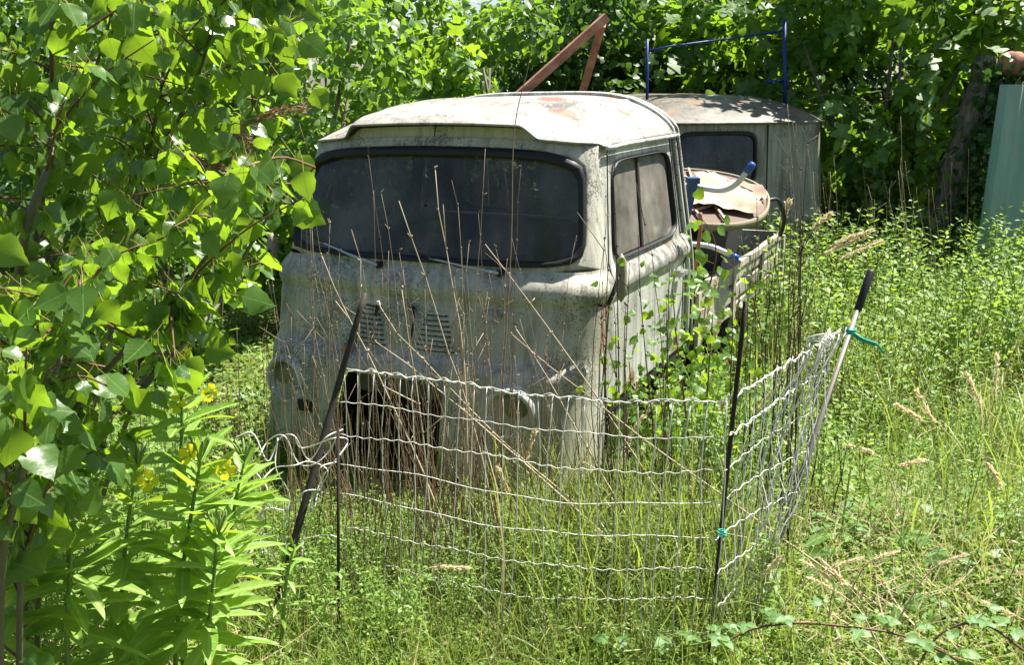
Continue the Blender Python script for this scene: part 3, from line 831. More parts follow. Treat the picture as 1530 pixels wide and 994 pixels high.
# ------------------------------------------------------------------ things lying in the load bed
def in_bed():
    # long oval board with laths and sacking
    c = at(1045, 292, 6.30); a = at(1150, 306, 6.10) - c; b = at(1058, 256, 6.85) - c
    nrm = np.cross(a, b); nrm /= np.linalg.norm(nrm)
    if nrm[2] < 0: nrm = -nrm
    root = empty('oval_board', c)
    tag(root, 'oval brown board with pale laths lying across the truck bed', 'board')
    th = np.linspace(0, 2 * np.pi, 49); rr = sup(th, 1, 1, 2.3)
    P = c + rr[:, None] * (np.cos(th)[:, None] * a + np.sin(th)[:, None] * b)
    G = np.stack([c + (P - c) * .01, P * .5 + c * .5, c + (P - c) * .96])
    o1 = MB().grid(G).build('panel', M['tray'], None, True)
    rim = np.stack([c + (P - c) * .96 + nrm * -.005, c + (P - c) * .965 + nrm * .012, c + (P - c) * 1.0 + nrm * .012, c + (P - c) * 1.005 - nrm * .03, c + (P - c) * .97 - nrm * .035])
    o2 = MB().grid(rim).build('rim', M['frame'], None, True)
    objs = [o1, o2]
    def pt(u, v, h=.02): return c + u * a + v * b + nrm * h
    for (u0, v0, u1, v1) in ((-.7, -.55, .2, .75), (-.45, -.75, .55, .6), (-.15, -.85, .25, -.35), (.25, -.35, .45, -.8), (-.8, .1, .2, -.1), (-.9, .45, .5, .35), (.0, .85, .75, .3), (-.3, .9, .0, -.2), (-.2, -.9, -.05, -.5), (-.05, -.5, .15, -.88), (-.55, -.8, -.4, -.3), (-.9, -.3, -.1, -.45), (-.6, .75, .3, .1)):
        objs.append(MB().beam(pt(u0, v0), pt(u1, v1), .013, .016, nrm).build('lath', M['slat']))
    under(root, *objs)
    r = np.random.default_rng(5)
    n1, n2 = 16, 12
    G = np.zeros((n1, n2, 3))
    for i, u in enumerate(np.linspace(-.12, .90, n1)):
        for j, v in enumerate(np.linspace(-.62, .62, n2)):
            vv = v * (1 - .35 * max(u, 0) ** 2) + .08 * math.sin(5 * u)
            G[i, j] = pt(u + .05 * math.sin(7 * v), vv, .045 + .03 * math.sin(6 * u + 3 * v) * math.sin(4 * v) + r.normal() * .006)
    s = MB().grid(G).build('sacking', M['cloth'], None, True)
    tag(s, 'crumpled pale pink sacking lying on the oval board', 'sacking')
    # blue exercise frame with bent pale handles
    p0 = at(1035, 272, 5.66); p1 = l2w((.62, 1.72, .75))
    ex = empty('exercise_frame', p1)
    tag(ex, 'blue steel post with bent pale handlebars behind the truck cab', 'exercise frame')
    o = MB().beam(p0, p1, .05, .075, (0, 1, 0)).build('post', M['bluegrey'])
    cp = MB().box(p0 + np.array([0, 0, .01]), (.07, .09, .035)).build('post_cap', M['bluegrey'])
    h = bez([at(1000, 281, 5.75), at(1030, 277, 5.72), at(1055, 282, 5.68), at(1080, 284, 5.62), at(1100, 275, 5.58), at(1117, 255, 5.55)], 22)
    hd = MB().tube(h, .017, 10).build('handlebar', M['tube'], None, True)
    d = h[-1] - h[-3]; d /= np.linalg.norm(d)
    hg = MB().tube([h[-1] - d * .01, h[-1] + d * .03, h[-1] + d * .055], [.022, .023, .017], 10).build('hand_grip', M['bluecap'], None, True)
    h2 = bez([at(1022, 364, 5.60), at(1060, 368, 5.58), at(1092, 381, 5.55)], 10)
    hd2 = MB().tube(h2, .016, 10).build('handlebar', M['tube'], None, True)
    d = h2[-1] - h2[-2]; d /= np.linalg.norm(d)
    hg2 = MB().tube([h2[-1], h2[-1] + d * .05], [.019, .017], 10).build('hand_grip', M['bluecap'], None, True)
    under(ex, o, cp, hd, hg, hd2, hg2)
    # rusty pipe
    P = bez([at(1046, 318, 5.5), at(1047, 335, 5.5), at(1043, 370, 5.5), at(1036, 420, 5.55)], 12)
    o = MB().tube(P, .012, 8).build('rusty_pipe', M['rust'], None, True)
    tag(o, 'thin rusty bent pipe standing beside the blue post in the truck bed', 'pipe')
    # dark crate beneath the board
    MB_ = MB()
    cr = empty('crate'); cr.matrix_basis = TM
    tag(cr, 'dark crate under the oval board in the truck bed', 'crate')
    cx, cy = .30, 2.62
    for nm, cc, s_ in (('crate_side', (cx + .42, cy, .96), (.02, 1.2, .42)), ('crate_side', (cx - .42, cy, .96), (.02, 1.2, .42)), ('crate_side', (cx, cy - .6, .96), (.84, .02, .42)), ('crate_side', (cx, cy + .6, .96), (.84, .02, .42)), ('crate_lid', (cx, cy, 1.18), (.86, 1.22, .02))):
        MB().box(cc, s_).build(nm, M['dark'], cr)
    P = bez([at(1136, 312, 6.4), at(1145, 301, 6.4), at(1160, 298, 6.45), at(1168, 308, 6.5), at(1172, 330, 6.6), at(1166, 352, 6.7)], 18)
    o2 = MB().tube(P, .014, 8).build('strap', M['rubber'], None, True)  # the black strap, shaped as a round tube
    tag(o2, 'black rubber hose looping over the right end of the oval board', 'strap')
    # angle irons behind the cab
    root = empty('rusty_prop', l2w((-.1, 1.75, .75)))
    tag(root, 'two rusty timbers joined in a point above the truck roof', 'prop')
    top = at(904, 27, 6.0)
    f1 = at(780, 138, 5.95); d1 = (f1 - top); e1_ = top + d1 * 1.55
    f2 = at(868, 150, 6.35); e2_ = top + (at(868, 150, 6.3) - top) * 2.2
    a_ = MB().beam(top + (top - f1) * .02, e1_, .05, .062, (0, 1, .2)).build('timber', M['rust'])
    b_ = MB().beam(top + np.array([-.01, .06, -.03]), e2_ + np.array([0, .06, 0]), .045, .06, (0, 1, 0)).build('timber', M['rust'])
    under(root, a_, b_)
in_bed()

# ------------------------------------------------------------------ second, older van behind
def build_van():
    base = at(1085, 340, 8.6); gz = float(ground_z(base[0], base[1]))
    van = empty('parked_van', (2.05, 8.55, gz - .08), (0, 0, math.radians(14)))
    tag(van, 'mouldy grey van with dark rear window parked behind the pickup', 'van')
    hw, rc, D = .94, .32, 3.2
    H0, H1 = .35, 1.83
    def cor(t):   # t in 0..1 around the rear half of the outline, left side -> rear -> right side
        pass
    def outline(u):
        """u in [-2,2]: |u|<1 the flat rear wall, then rounded corner, then the long side"""
        s = 1 if u >= 0 else -1; a = abs(u)
        if a <= 1: return s * a * (hw - rc), -.05 * (1 - a * a), 0.0, -1.0
        if a <= 1.5:
            q = (a - 1) / .5 * math.pi / 2
            return s * (hw - rc + rc * math.sin(q)), rc * (1 - math.cos(q)), s * math.sin(q), -math.cos(q)
        return s * hw, rc + (a - 1.5) / .5 * (D - rc), float(s), 0.0
    def S(u, v, off=0.0):
        x, y, nx, ny = outline(max(-2, min(2, u)))
        tp = max(v - 1.05, 0) * .09
        bd = .02 * math.sin(math.pi * (v - .86) / .14) if .86 < v < 1.0 else 0
        k_ = off - tp + bd
        return np.array([x + nx * k_, y + ny * k_, v])
    holed_panel(S, (-1.02, 1.02, 1.15, 1.80), (-.40, 1.50, .585, .23), 7, 'rear_wall', M['vanpaint'], van, 6, (.030, .035), True, M['vanglass'], 'rear_window')
    us = np.concatenate([np.linspace(1.02, 1.5, 14), np.linspace(1.55, 2, 8)])
    for sg in (1, -1):
        G = np.array([[S(sg * u, z) for u in us] for z in np.linspace(1.15, 1.80, 10)])
        if sg < 0: G = G[:, ::-1]
        MB().grid(G).build('side_wall', M['vanpaint'], van, True)
    ua = np.concatenate([-us[::-1], np.linspace(-1, 1, 20), us])
    G = np.array([[S(u, z) for u in ua] for z in np.linspace(H0, 1.15, 30)])
    MB().grid(G).build('lower_body', M['vanpaint'], van, True)
    # roof dome
    rows = []
    for fr in np.linspace(1, 0.02, 16):
        row = []
        for u in np.concatenate([np.linspace(-2, 2, 61)]):
            p = S(u, 1.80, .03)
            c = np.array([0, D * .5, 0])
            q = c + (p - c) * fr
            q[2] = 1.80 + .23 * (1 - fr ** 4.0)
            row.append(q)
        rows.append(row)
    MB().grid(np.array(rows)).build('roof', M['vanroof'], van, True)
    MB().tube([S(u, 1.80, .032) for u in np.linspace(-2, 2, 50)], .011, 6).build('drip_rail', M['vanroof'], van, True)
    MB().tube([S(.36, z, .002) for z in np.linspace(.5, 1.78, 24)], .006, 5).build('door_seam', M['rubber'], van, True)
    MB().tube([S(-.98, z, .002) for z in np.linspace(.5, 1.78, 24)], .006, 5).build('door_seam', M['rubber'], van, True)
    MB().box((0, .35, .45), (1.3, .1, .2)).build('rear_bumper', M['dark'], van)
    MB().box((0, 1.9, .7), (1.8, 2.2, .1)).build('van_floor', M['dark'], van)
    MB().box((0, 2.9, 1.2), (1.8, .05, 1.1)).build('bulkhead', M['dark'], van)
    for wx in (-.78, .78):
        th = np.linspace(0, 2 * np.pi, 33); rows = []
        for r, o in ((.20, -.07), (.27, -.085), (.31, 0), (.27, .085), (.20, .07)):
            rows.append(np.stack([np.full(33, wx + o), 1.0 + r * np.cos(th), .32 + r * np.sin(th)], 1))
        MB().grid(np.stack(rows)).build('wheel', M['tyre'], van, True)
build_van()

def build_blue_frame():
    y = 9.25
    a0, a1 = at(967, 58, y), at(968, 150, y); b0, b1 = at(1172, 28, y + .2), at(1175, 150, y + .2)
    for p in (a1, b1): p[2] = 1.28
    root = empty('roof_rack', a1)
    tag(root, 'bright blue tubular rack standing on the roof of the grey van', 'rack')
    o = [MB().tube([a1, a0], .014, 10).build('post', M['blue'], None, True), MB().tube([b1, b0], .018, 10).build('post', M['blue'], None, True)]
    o.append(MB().tube([at(967, 76, y), at(1000, 69, y), at(1172, 46, y + .2)], .009, 8).build('rail', M['blue'], None, True))
    o.append(MB().tube([at(1145, 122, y + .15), at(1172, 119, y + .2)], .013, 8).build('rail', M['blue'], None, True))
    under(root, *o)
build_blue_frame()

# ------------------------------------------------------------------ right edge: sheet, leaning trunk, rusty drum
def build_right():
    y = 8.6
    root = empty('corrugated_sheet', at(1495, 360, y))
    tag(root, 'pale teal corrugated sheet leaning upright at the right edge', 'sheet')
    tl, bl = at(1494, 126, y), at(1452, 420, y - .1)
    rx = np.array([1.0, .18, 0])
    cols = []
    for s in np.linspace(0, 2.2, 80):
        ph = (s / .42) % 1.0
        d = .045 * float(smooth(0, .12, ph) - smooth(.45, .57, ph))
        cols.append([tl * (1 - v) + bl * v + rx * s + np.array([0, -d, 0]) for v in np.linspace(0, 1, 6)])
    sh = MB().grid(np.array(cols)).build('panel', M['teal'])
    md = sh.modifiers.new('t', 'SOLIDIFY'); md.thickness = .004
    under(root, sh)
    # leaning trunk
    p = bez([at(1474, 88, 9.2), at(1458, 150, 9.1), at(1428, 250, 9.05), at(1405, 340, 9.0), at(1398, 380, 9.0)], 14)
    tr = empty('dead_trunk', p[-1])
    tag(tr, 'leaning grey dead trunk draped with ivy beside the teal sheet', 'trunk')
    r = np.linspace(.10, .15, 14) * (1 + .1 * np.sin(np.arange(14) * 2.1))
    o = MB().tube(p, r, 12).build('trunk', M['bark'], None, True)
    g = np.random.default_rng(3)
    n = 1500
    t = g.random(n) ** .9 * 13; i = t.astype(int).clip(0, 12)
    q = p[i] + (p[i + 1] - p[i]) * (t - i)[:, None]
    q = q + np.stack([g.normal(.14, .12, n), g.normal(-.12, .1, n), g.normal(0, .08, n)], 1)
    d = rand_dirs(n, g, 1.0); nn = rand_dirs(n, g) + np.array([0.2, -1, .5])
    me = scatter_mesh('ivy', VINE, g.integers(3, size=n), q, frames(d, nn), g.uniform(.05, .09, n), [M['ivy']])
    iv = link('ivy', me); tag(iv, kind='stuff')
    under(tr, o, iv)
    # rusty drum lying behind
    c = at(1532, 96, 9.0); ax = np.array([.93, .35, -.05]); ax /= np.linalg.norm(ax)
    e1 = np.cross(ax, (0, 0, 1)); e1 /= np.linalg.norm(e1); e2 = np.cross(ax, e1)
    th = np.linspace(0, 2 * np.pi, 33); rows = []
    for rr, o_ in ((.005, -.27), (.06, -.265), (.095, -.24), (.105, -.2), (.11, .1), (.115, .12), (.11, .14), (.11, .7)):
        rows.append(c + ax * o_ + rr * (np.cos(th)[:, None] * e1 + np.sin(th)[:, None] * e2))
    root = empty('gas_bottle', c); o = MB().grid(np.stack(rows)).build('shell', M['rust'], None, True)
    sup_ = MB().tube([c + ax * .35 - np.array([0, 0, .09]), np.array([c[0] + .32, c[1] + .1, -.5])], .05, 8).build('support_post', M['bark'])
    under(root, o, sup_)
    tag(root, 'rusty brown cylinder resting above the teal sheet at the right edge', 'cylinder')
build_right()
#SECTION3
def gp(px, py, dz=0.0):
    """ground point seen at that pixel"""
    y = 3.0
    for _ in range(40):
        p = at(px, py, y)
        a = (EYE - p[2]) / y
        y = (EYE - float(ground_z(p[0], y)) - dz) / a * .6 + y * .4
    return at(px, py, y)

# ------------------------------------------------------------------ wire fence and its posts
def build_fence():
    g = np.random.default_rng(8)
    TL, TR, BL, BR = at(513, 554, 2.92), at(1086, 600, 2.47), at(508, 884, 2.86), at(1064, 955, 2.42)
    root = empty('wire_fence', (BL + BR) / 2)
    tag(root, 'galvanised wire mesh fence sagging in front of the pickup', 'fence')
    objs = []
    NR, NV = 8, 24
    def S1(u, v):
        p = (TL * (1 - u) + TR * u) * (1 - v) + (BL * (1 - u) + BR * u) * v
        return p + np.array([0, .03 * math.sin(6 * u + 2 * v), -.012 * math.sin(math.pi * u) * 2])
    for r in range(NR):
        v = r / (NR - 1)
        n = 150
        u = np.linspace(-.01, 1.0, n)
        P = np.array([S1(a, v) for a in u])
        P[:, 2] += .0017 * np.sin(u * NV * 2 * np.pi + g.uniform(0, 6)) + .004 * np.sin(u * 9 + r * 2) + .003 * np.sin(u * 23 + r * 5)
        P[:, 1] += .003 * np.cos(u * NV * 2 * np.pi)
        objs.append(MB().tube(P, .0016 if r else .0020, 5).build('wire', M['wire'], None, True))
        if r == 0:
            Q = P.copy(); ph = u * 90
            Q[:, 2] += .005 * np.sin(ph) + .002; Q[:, 1] += .005 * np.cos(ph)
            objs.append(MB().tube(Q, .0017, 5).build('wire', M['wire'], None, True))
    for c in range(NV + 1):
        u = c / NV
        P = np.array([S1(u + .004 * math.sin(5 * v + c) , v) for v in np.linspace(0, 1.02, 14)])
        P[:, 0] += np.cumsum(g.normal(0, .0022, 14))
        objs.append(MB().tube(P, .0019, 4).build('wire', M['wire'], None, True))
    # second run, from the rebar back to the aluminium pole
    TR2, BR2 = at(1250, 496, 2.98), at(1130, 918, 2.72)
    def S2(u, v):
        p = (TR * (1 - u) + TR2 * u) * (1 - v) + (BR * (1 - u) + BR2 * u) * v
        return p + np.array([.012 * math.sin(9 * v + 3 * u), .05 * math.sin(math.pi * u), -.02 * math.sin(math.pi * u)])
    for r in range(NR):
        v = r / (NR - 1); n = 60; u = np.linspace(0, 1.03, n)
        P = np.array([S2(a, v) for a in u])
        P[:, 2] += .0035 * np.sin(u * 8 * 2 * np.pi + r) + .004 * g.normal(size=n) * 0
        P[:, 0] += .002 * np.sin(u * 31 + r * 1.7)
        objs.append(MB().tube(P, .0016, 5).build('wire', M['wire'], None, True))
        if r < 2:
            Q = P.copy(); Q[:, 2] += .006 * np.sin(u * 60); Q[:, 1] += .006 * np.cos(u * 60)
            objs.append(MB().tube(Q, .0019, 5).build('wire', M['wire'], None, True))
    for c in range(1, 27):
        u = (c / 26.0) ** .55 * 1.04
        n = 44; v = np.linspace(-.01, 1.0, n)
        P = np.array([S2(u, a) for a in v])
        tri = np.abs((v * (NR - 1) + (c % 2)) % 2 - 1) - .5
        P[:, 0] += .030 * tri * (0.25 + .75 * (u > .6)) + np.cumsum(g.normal(0, .0022, n)); P[:, 1] += .02 * np.sin(v * 12 + c) - .02 * (u > .8)
        objs.append(MB().tube(P, .0013 if u < .6 else .0018, 4).build('wire', M['wire'], None, True))
    # loose loops at the pole top
    for k_ in range(4):
        pts = [at(1205 + 4 * k_, 520 + 6 * k_, 2.93), at(1208, 505 + k_ * 3, 2.9), at(1236 - 3 * k_, 500 + 4 * k_, 2.9), at(1246, 514 + 5 * k_, 2.93), at(1226, 515 + 8 * k_, 2.96), at(1240, 490 + 2 * k_, 3.0)]
        objs.append(MB().tube(bez(pts, 26), .002, 5).build('wire', M['wire'], None, True))
    # crumpled end by the rusty pipe on the left
    loops = [[(350, 655), (378, 648), (400, 690), (418, 656), (440, 652), (462, 688), (486, 655), (512, 642)],
             [(352, 690), (380, 692), (400, 660), (425, 652), (445, 692), (470, 694), (495, 670), (505, 640)],
             [(355, 725), (385, 722), (410, 700), (440, 696), (462, 690), (490, 705), (470, 740), (460, 770)],
             [(380, 780), (400, 760), (430, 762), (455, 735), (480, 730), (478, 700), (505, 690)],
             [(372, 830), (395, 800), (425, 805), (452, 806), (490, 800), (512, 808)],
             [(440, 652), (452, 670), (500, 655), (520, 660), (500, 690), (478, 720), (470, 760), (455, 800), (450, 840)],
             [(372, 650), (380, 700), (400, 735), (388, 780), (392, 830)], [(415, 655), (412, 700), (432, 740), (425, 790), (430, 850)]]
    for i, L in enumerate(loops):
        pts = [at(x, y, 2.74 + .05 * math.sin(3 * k_ + i)) for k_, (x, y) in enumerate(L)]
        objs.append(MB().tube(bez(pts, 40), .0021, 5).build('wire', M['wire'], None, True))
    under(root, *objs)
    # posts
    p1 = gp(1058, 992); p1[2] -= .1; p0 = at(1114, 450, p1[1] + .03)
    o = MB().tube(bez([p1, (p0 + p1) / 2 + np.array([-.004, 0, 0]), p0], 12), .0068, 8).build('rebar_post', M['rebar'], None, True)
    tag(o, 'dark brown iron rod post at the corner of the fence', 'post')
    b = gp(505, 955); t = at(505, 640, b[1] + .05)
    o = MB().tube([b - np.array([0, 0, .05]), t], .005, 6).build('rebar_post', M['rebar'], None, True)
    tag(o, 'thin dark iron rod at the left end of the fence', 'post')
    b = gp(392, 940); b[2] -= .1; t = at(545, 440, 2.98)
    root = empty('rusty_pipe_post', b)
    tag(root, 'leaning dark pipe with rusty red top left of the fence', 'post')
    P = bez([b, at(445, 790, 2.72), at(482, 660, 2.82), at(510, 560, 2.9), t], 20)
    o1 = MB().tube(P, np.linspace(.0135, .0095, 20), 10).build('pipe', M['pipe'], None, True)
    o2 = MB().tube([at(548, 455, 2.96), at(562, 458, 2.95)], .005, 6).tube([at(565, 456, 2.95), at(561, 472, 2.95)], .006, 6).build('bracket', M['rubber'])
    o3 = MB().tube([at(565, 450, 2.948), at(567, 456, 2.948)], .006, 6).build('bracket_tip', M['bezel'])
    under(root, o1, o2, o3)
    bt, tp = at(1117, 935, 2.70), at(1302, 404, 3.08)
    bt[2] = min(bt[2], float(ground_z(bt[0], bt[1])) - .03)
    root = empty('aluminium_pole', bt)
    tag(root, 'leaning aluminium pole with black grip at the right end of the fence', 'pole')
    d = tp - bt
    o1 = MB().tube([bt, bt + d * .90], .0085, 12).build('tube', M['alu'], None, True)
    o2 = MB().tube([bt + d * .885, bt + d * .89, bt + d * .995, tp], [.0115, .0132, .0132, .0105], 12).build('grip', M['grip'], None, True)
    under(root, o1, o2)
    q = bt + d * .82
    pts = []
    for k_ in range(26):
        a = k_ * .9; pts.append(q + d / np.linalg.norm(d) * (k_ * .0008) + .0165 * np.array([math.cos(a), math.sin(a), 0]))
    tail = bez([pts[-1], q + np.array([.03, -.02, -.008]), q + np.array([.06, -.02, -.02]), q + np.array([.085, -.02, -.03]), q + np.array([.11, -.02, -.06])], 14)
    m = MB().tube(np.array(pts), .0035, 5).tube(tail, .004, 5).tube(tail[:10] + np.array([0, 0, -.008]), .0035, 5)
    o = m.build('twine', M['twine'], None, True); tag(o, 'green twine knotted round the aluminium pole', 'twine')
    q = at(1079, 803, 2.44)
    o = MB().tube(np.array([q + .011 * np.array([math.cos(a), math.sin(a), .12 * a]) for a in np.linspace(0, 18, 30)]), .002, 5).build('twine', M['twine'], None, True)
    tag(o, 'short turquoise twine tied round the iron rod post', 'twine')
build_fence()

# ------------------------------------------------------------------ background bushes, trees
def clumps(center, rad, n_sub, sub_r, g, flat=0.0):
    d = g.normal(size=(n_sub, 3)); d /= np.linalg.norm(d, axis=1)[:, None]
    r = g.uniform(.55, 1.0, n_sub)[:, None]
    return np.asarray(center) + d * r * np.asarray(rad), g.uniform(*sub_r, n_sub)

def crown_points(cs, rs, n, g, shell=(.55, 1.05)):
    i = g.choice(len(cs), n, p=rs ** 2 / (rs ** 2).sum())
    d = g.normal(size=(n, 3)); d /= np.linalg.norm(d, axis=1)[:, None]
    r = g.uniform(*shell, n) ** .7
    return cs[i] + d * (rs[i] * r)[:, None], d

def bush(name, label, cat, c, rad, mat, n, size, seed, group=None, bases=VINE, n_sub=34, sub=(.28, .55), trunkmat='bark', filt=None, petmat='petiole', big=0, extra=None):
    g = np.random.default_rng(seed)
    c = np.asarray(c, float)
    gz = float(ground_z(c[0], c[1]))
    root = empty(name, (c[0], c[1], gz))
    tag(root, label, cat, group)
    m = MB()
    for k_ in range(5):
        a = g.uniform(0, 6.28); s = np.array([c[0] + .12 * math.cos(a), c[1] + .12 * math.sin(a), gz - .05])
        e = c + np.array(rad) * np.array([math.cos(a) * .6, math.sin(a) * .6, g.uniform(-.1, .5)])
        P = bez([s, s * .6 + e * .4 + g.normal(0, .08, 3), e], 9)
        m.tube(P, np.linspace(.045, .012, 9), 6)
    o1 = m.build('trunk', M[trunkmat], None, True)
    cs, rs = clumps(c, rad, n_sub, sub, g)
    if extra:
        cs = np.vstack([cs, [e[:3] for e in extra]]); rs = np.append(rs, [e[3] for e in extra])
    pos, d = crown_points(cs, rs, n, g)
    if filt is not None:
        k_ = filt(pos); pos, d = pos[k_], d[k_]
    k_ = pos[:, 2] > ground_z(pos[:, 0], pos[:, 1]) + .02
    pos, d = pos[k_], d[k_]; n = len(pos)
    tip = rand_dirs(n, g, .6) + d * .5
    nn = d * .8 + rand_dirs(n, g) * .7 + np.array([0, 0, .6])
    R = frames(tip, nn)
    sc_ = g.uniform(.7, 1.25, n) * size
    w = g.integers(len(bases), size=n)
    mats = [M[mat], M[petmat]]
    under(root, o1)
    if big:
        # the leaves that show largest are single parts, the rest one mass
        vis = (d @ np.array([0, -1, .25])) - .35 * (pos[:, 1] - c[1]) / rad[1]
        px, py = proj(pos)
        vis = np.where((px < -20) | (px > 1550) | (py < -30), -9, vis) + sc_ / size
        order = np.argsort(-vis)
        a, b = order[:big], order[big:]
        place_leaves(root, leaf_meshes('leaf', bases, mats), pos[a], R[a], sc_[a], g)
        pos, R, sc_, w = pos[b], R[b], sc_[b], w[b]
    cr = link('crown', scatter_mesh('crown', bases, w, pos, R, sc_, mats)); tag(cr, kind='stuff')
    under(root, cr)
    return root

def back_plants():
    # vine-smothered bushes left of and behind the truck
    L = [('dense leafy bush at the far left behind the poplar saplings', (-3.9, 5.4, .9), (1.3, 1.0, 1.5), 6500, .072),
         ('sunlit vine covered bush between the poplar and the truck', (-2.75, 6.5, 1.0), (1.1, .9, 1.6), 6500, .072),
         ('vine covered bush rising left of the truck roof', (-1.85, 8.0, 1.35), (1.0, .9, 1.75), 6500, .080),
         ('rounded bright hedge bush directly behind the truck roof', (-.75, 9.8, 1.2), (1.15, .9, 1.75), 6500, .085),
         ('low dark bush behind the rusty timbers', (.55, 11.0, 1.0), (1.2, .9, 1.8), 5500, .085)]
    for i, (lb, c, r, n, s) in enumerate(L):
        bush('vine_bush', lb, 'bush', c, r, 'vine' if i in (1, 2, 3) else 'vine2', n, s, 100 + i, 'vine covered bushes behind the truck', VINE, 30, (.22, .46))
    # fig trees
    bush('fig_tree', 'broad dark green fig tree spreading behind the grey van', 'tree', (3.75, 9.95, 1.75), (1.65, 1.0, 1.6), 'fig', 2800, .20, 210, 'fig trees', FIG, 30, (.35, .6), big=300, extra=[(3.0, 9.6, 2.75, .5), (2.75, 9.75, 3.0, .45), (3.3, 9.3, 2.5, .45), (2.6, 10.0, 3.2, .4)], filt=lambda p: ~((proj(p)[0] < 1195) & (p[:, 1] < 9.75) & (p[:, 2] < 2.6)) & ~((proj(p)[0] > 1392) & (proj(p)[1] > 75) & (p[:, 1] < 10.2)))
    bush('fig_tree', 'shaded fig tree behind the blue rack and rusty timbers', 'tree', (1.55, 11.9, 2.2), (1.3, .9, 1.5), 'fig', 1900, .20, 211, 'fig trees', FIG, 26, (.35, .6), big=300)
    bush('fig_tree', 'small pale fig shoot above the middle of the truck roof', 'tree', (-.35, 8.9, 1.55), (.38, .3, .42), 'sucker', 90, .16, 212, 'fig trees', FIG, 6, (.15, .25), big=60)
    # far row closing the view
    F_ = [('far left', -7.5, 12), ('tall', -5.0, 12.5), ('rounded', -2.6, 13.0), ('overgrown', 0.0, 14.0), ('dark', 2.6, 14.5), ('wide', 5.3, 14.0), ('last', 8.0, 13.5)]
    lbs = ['overgrown tree at the far left of the background', 'tall background tree left of the truck', 'leafy background tree above the left of the truck roof', 'background tree above the truck roof next to the sky gap', 'dark background tree behind the blue rack', 'background tree behind the fig at the right', 'background tree at the far right edge']
    for i, (_, x, y) in enumerate(F_):
        hgt = (2.3, 2.2, 2.0, 1.75, 2.3, 2.5, 2.6)[i]
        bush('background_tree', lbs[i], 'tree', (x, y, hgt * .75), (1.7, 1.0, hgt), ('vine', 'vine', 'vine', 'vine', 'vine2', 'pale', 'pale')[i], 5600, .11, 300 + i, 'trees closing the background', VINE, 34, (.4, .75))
    for i, (lb, c) in enumerate((('low dense bush behind the fig trunk', (3.2, 12.6, .7)), ('low dense bush behind the dead trunk', (5.4, 12.2, .8)), ('low dense bush behind the grey van', (1.4, 13.0, .7)))):
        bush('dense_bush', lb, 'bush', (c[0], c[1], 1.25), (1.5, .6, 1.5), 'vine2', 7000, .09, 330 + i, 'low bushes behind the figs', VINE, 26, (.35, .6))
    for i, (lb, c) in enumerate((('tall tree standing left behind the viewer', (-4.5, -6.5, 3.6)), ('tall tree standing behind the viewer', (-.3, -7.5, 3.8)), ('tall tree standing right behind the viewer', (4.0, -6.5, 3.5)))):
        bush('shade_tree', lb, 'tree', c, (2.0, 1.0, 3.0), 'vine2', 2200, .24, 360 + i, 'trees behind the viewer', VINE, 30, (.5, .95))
    # ivy-like creeper low between van and sheet
    bush('creeper', 'low dark creeper between the grey van and the dead trunk', 'creeper', (3.6, 9.3, .15), (1.0, .5, .55), 'vine2', 2600, .055, 410, None, VINE, 20, (.2, .35))
    bush('creeper', 'green creeper hanging over the dead trunk top', 'creeper', (4.75, 9.4, 1.45), (.5, .3, .25), 'vine', 900, .06, 411, None, VINE, 10, (.12, .22))
back_plants()

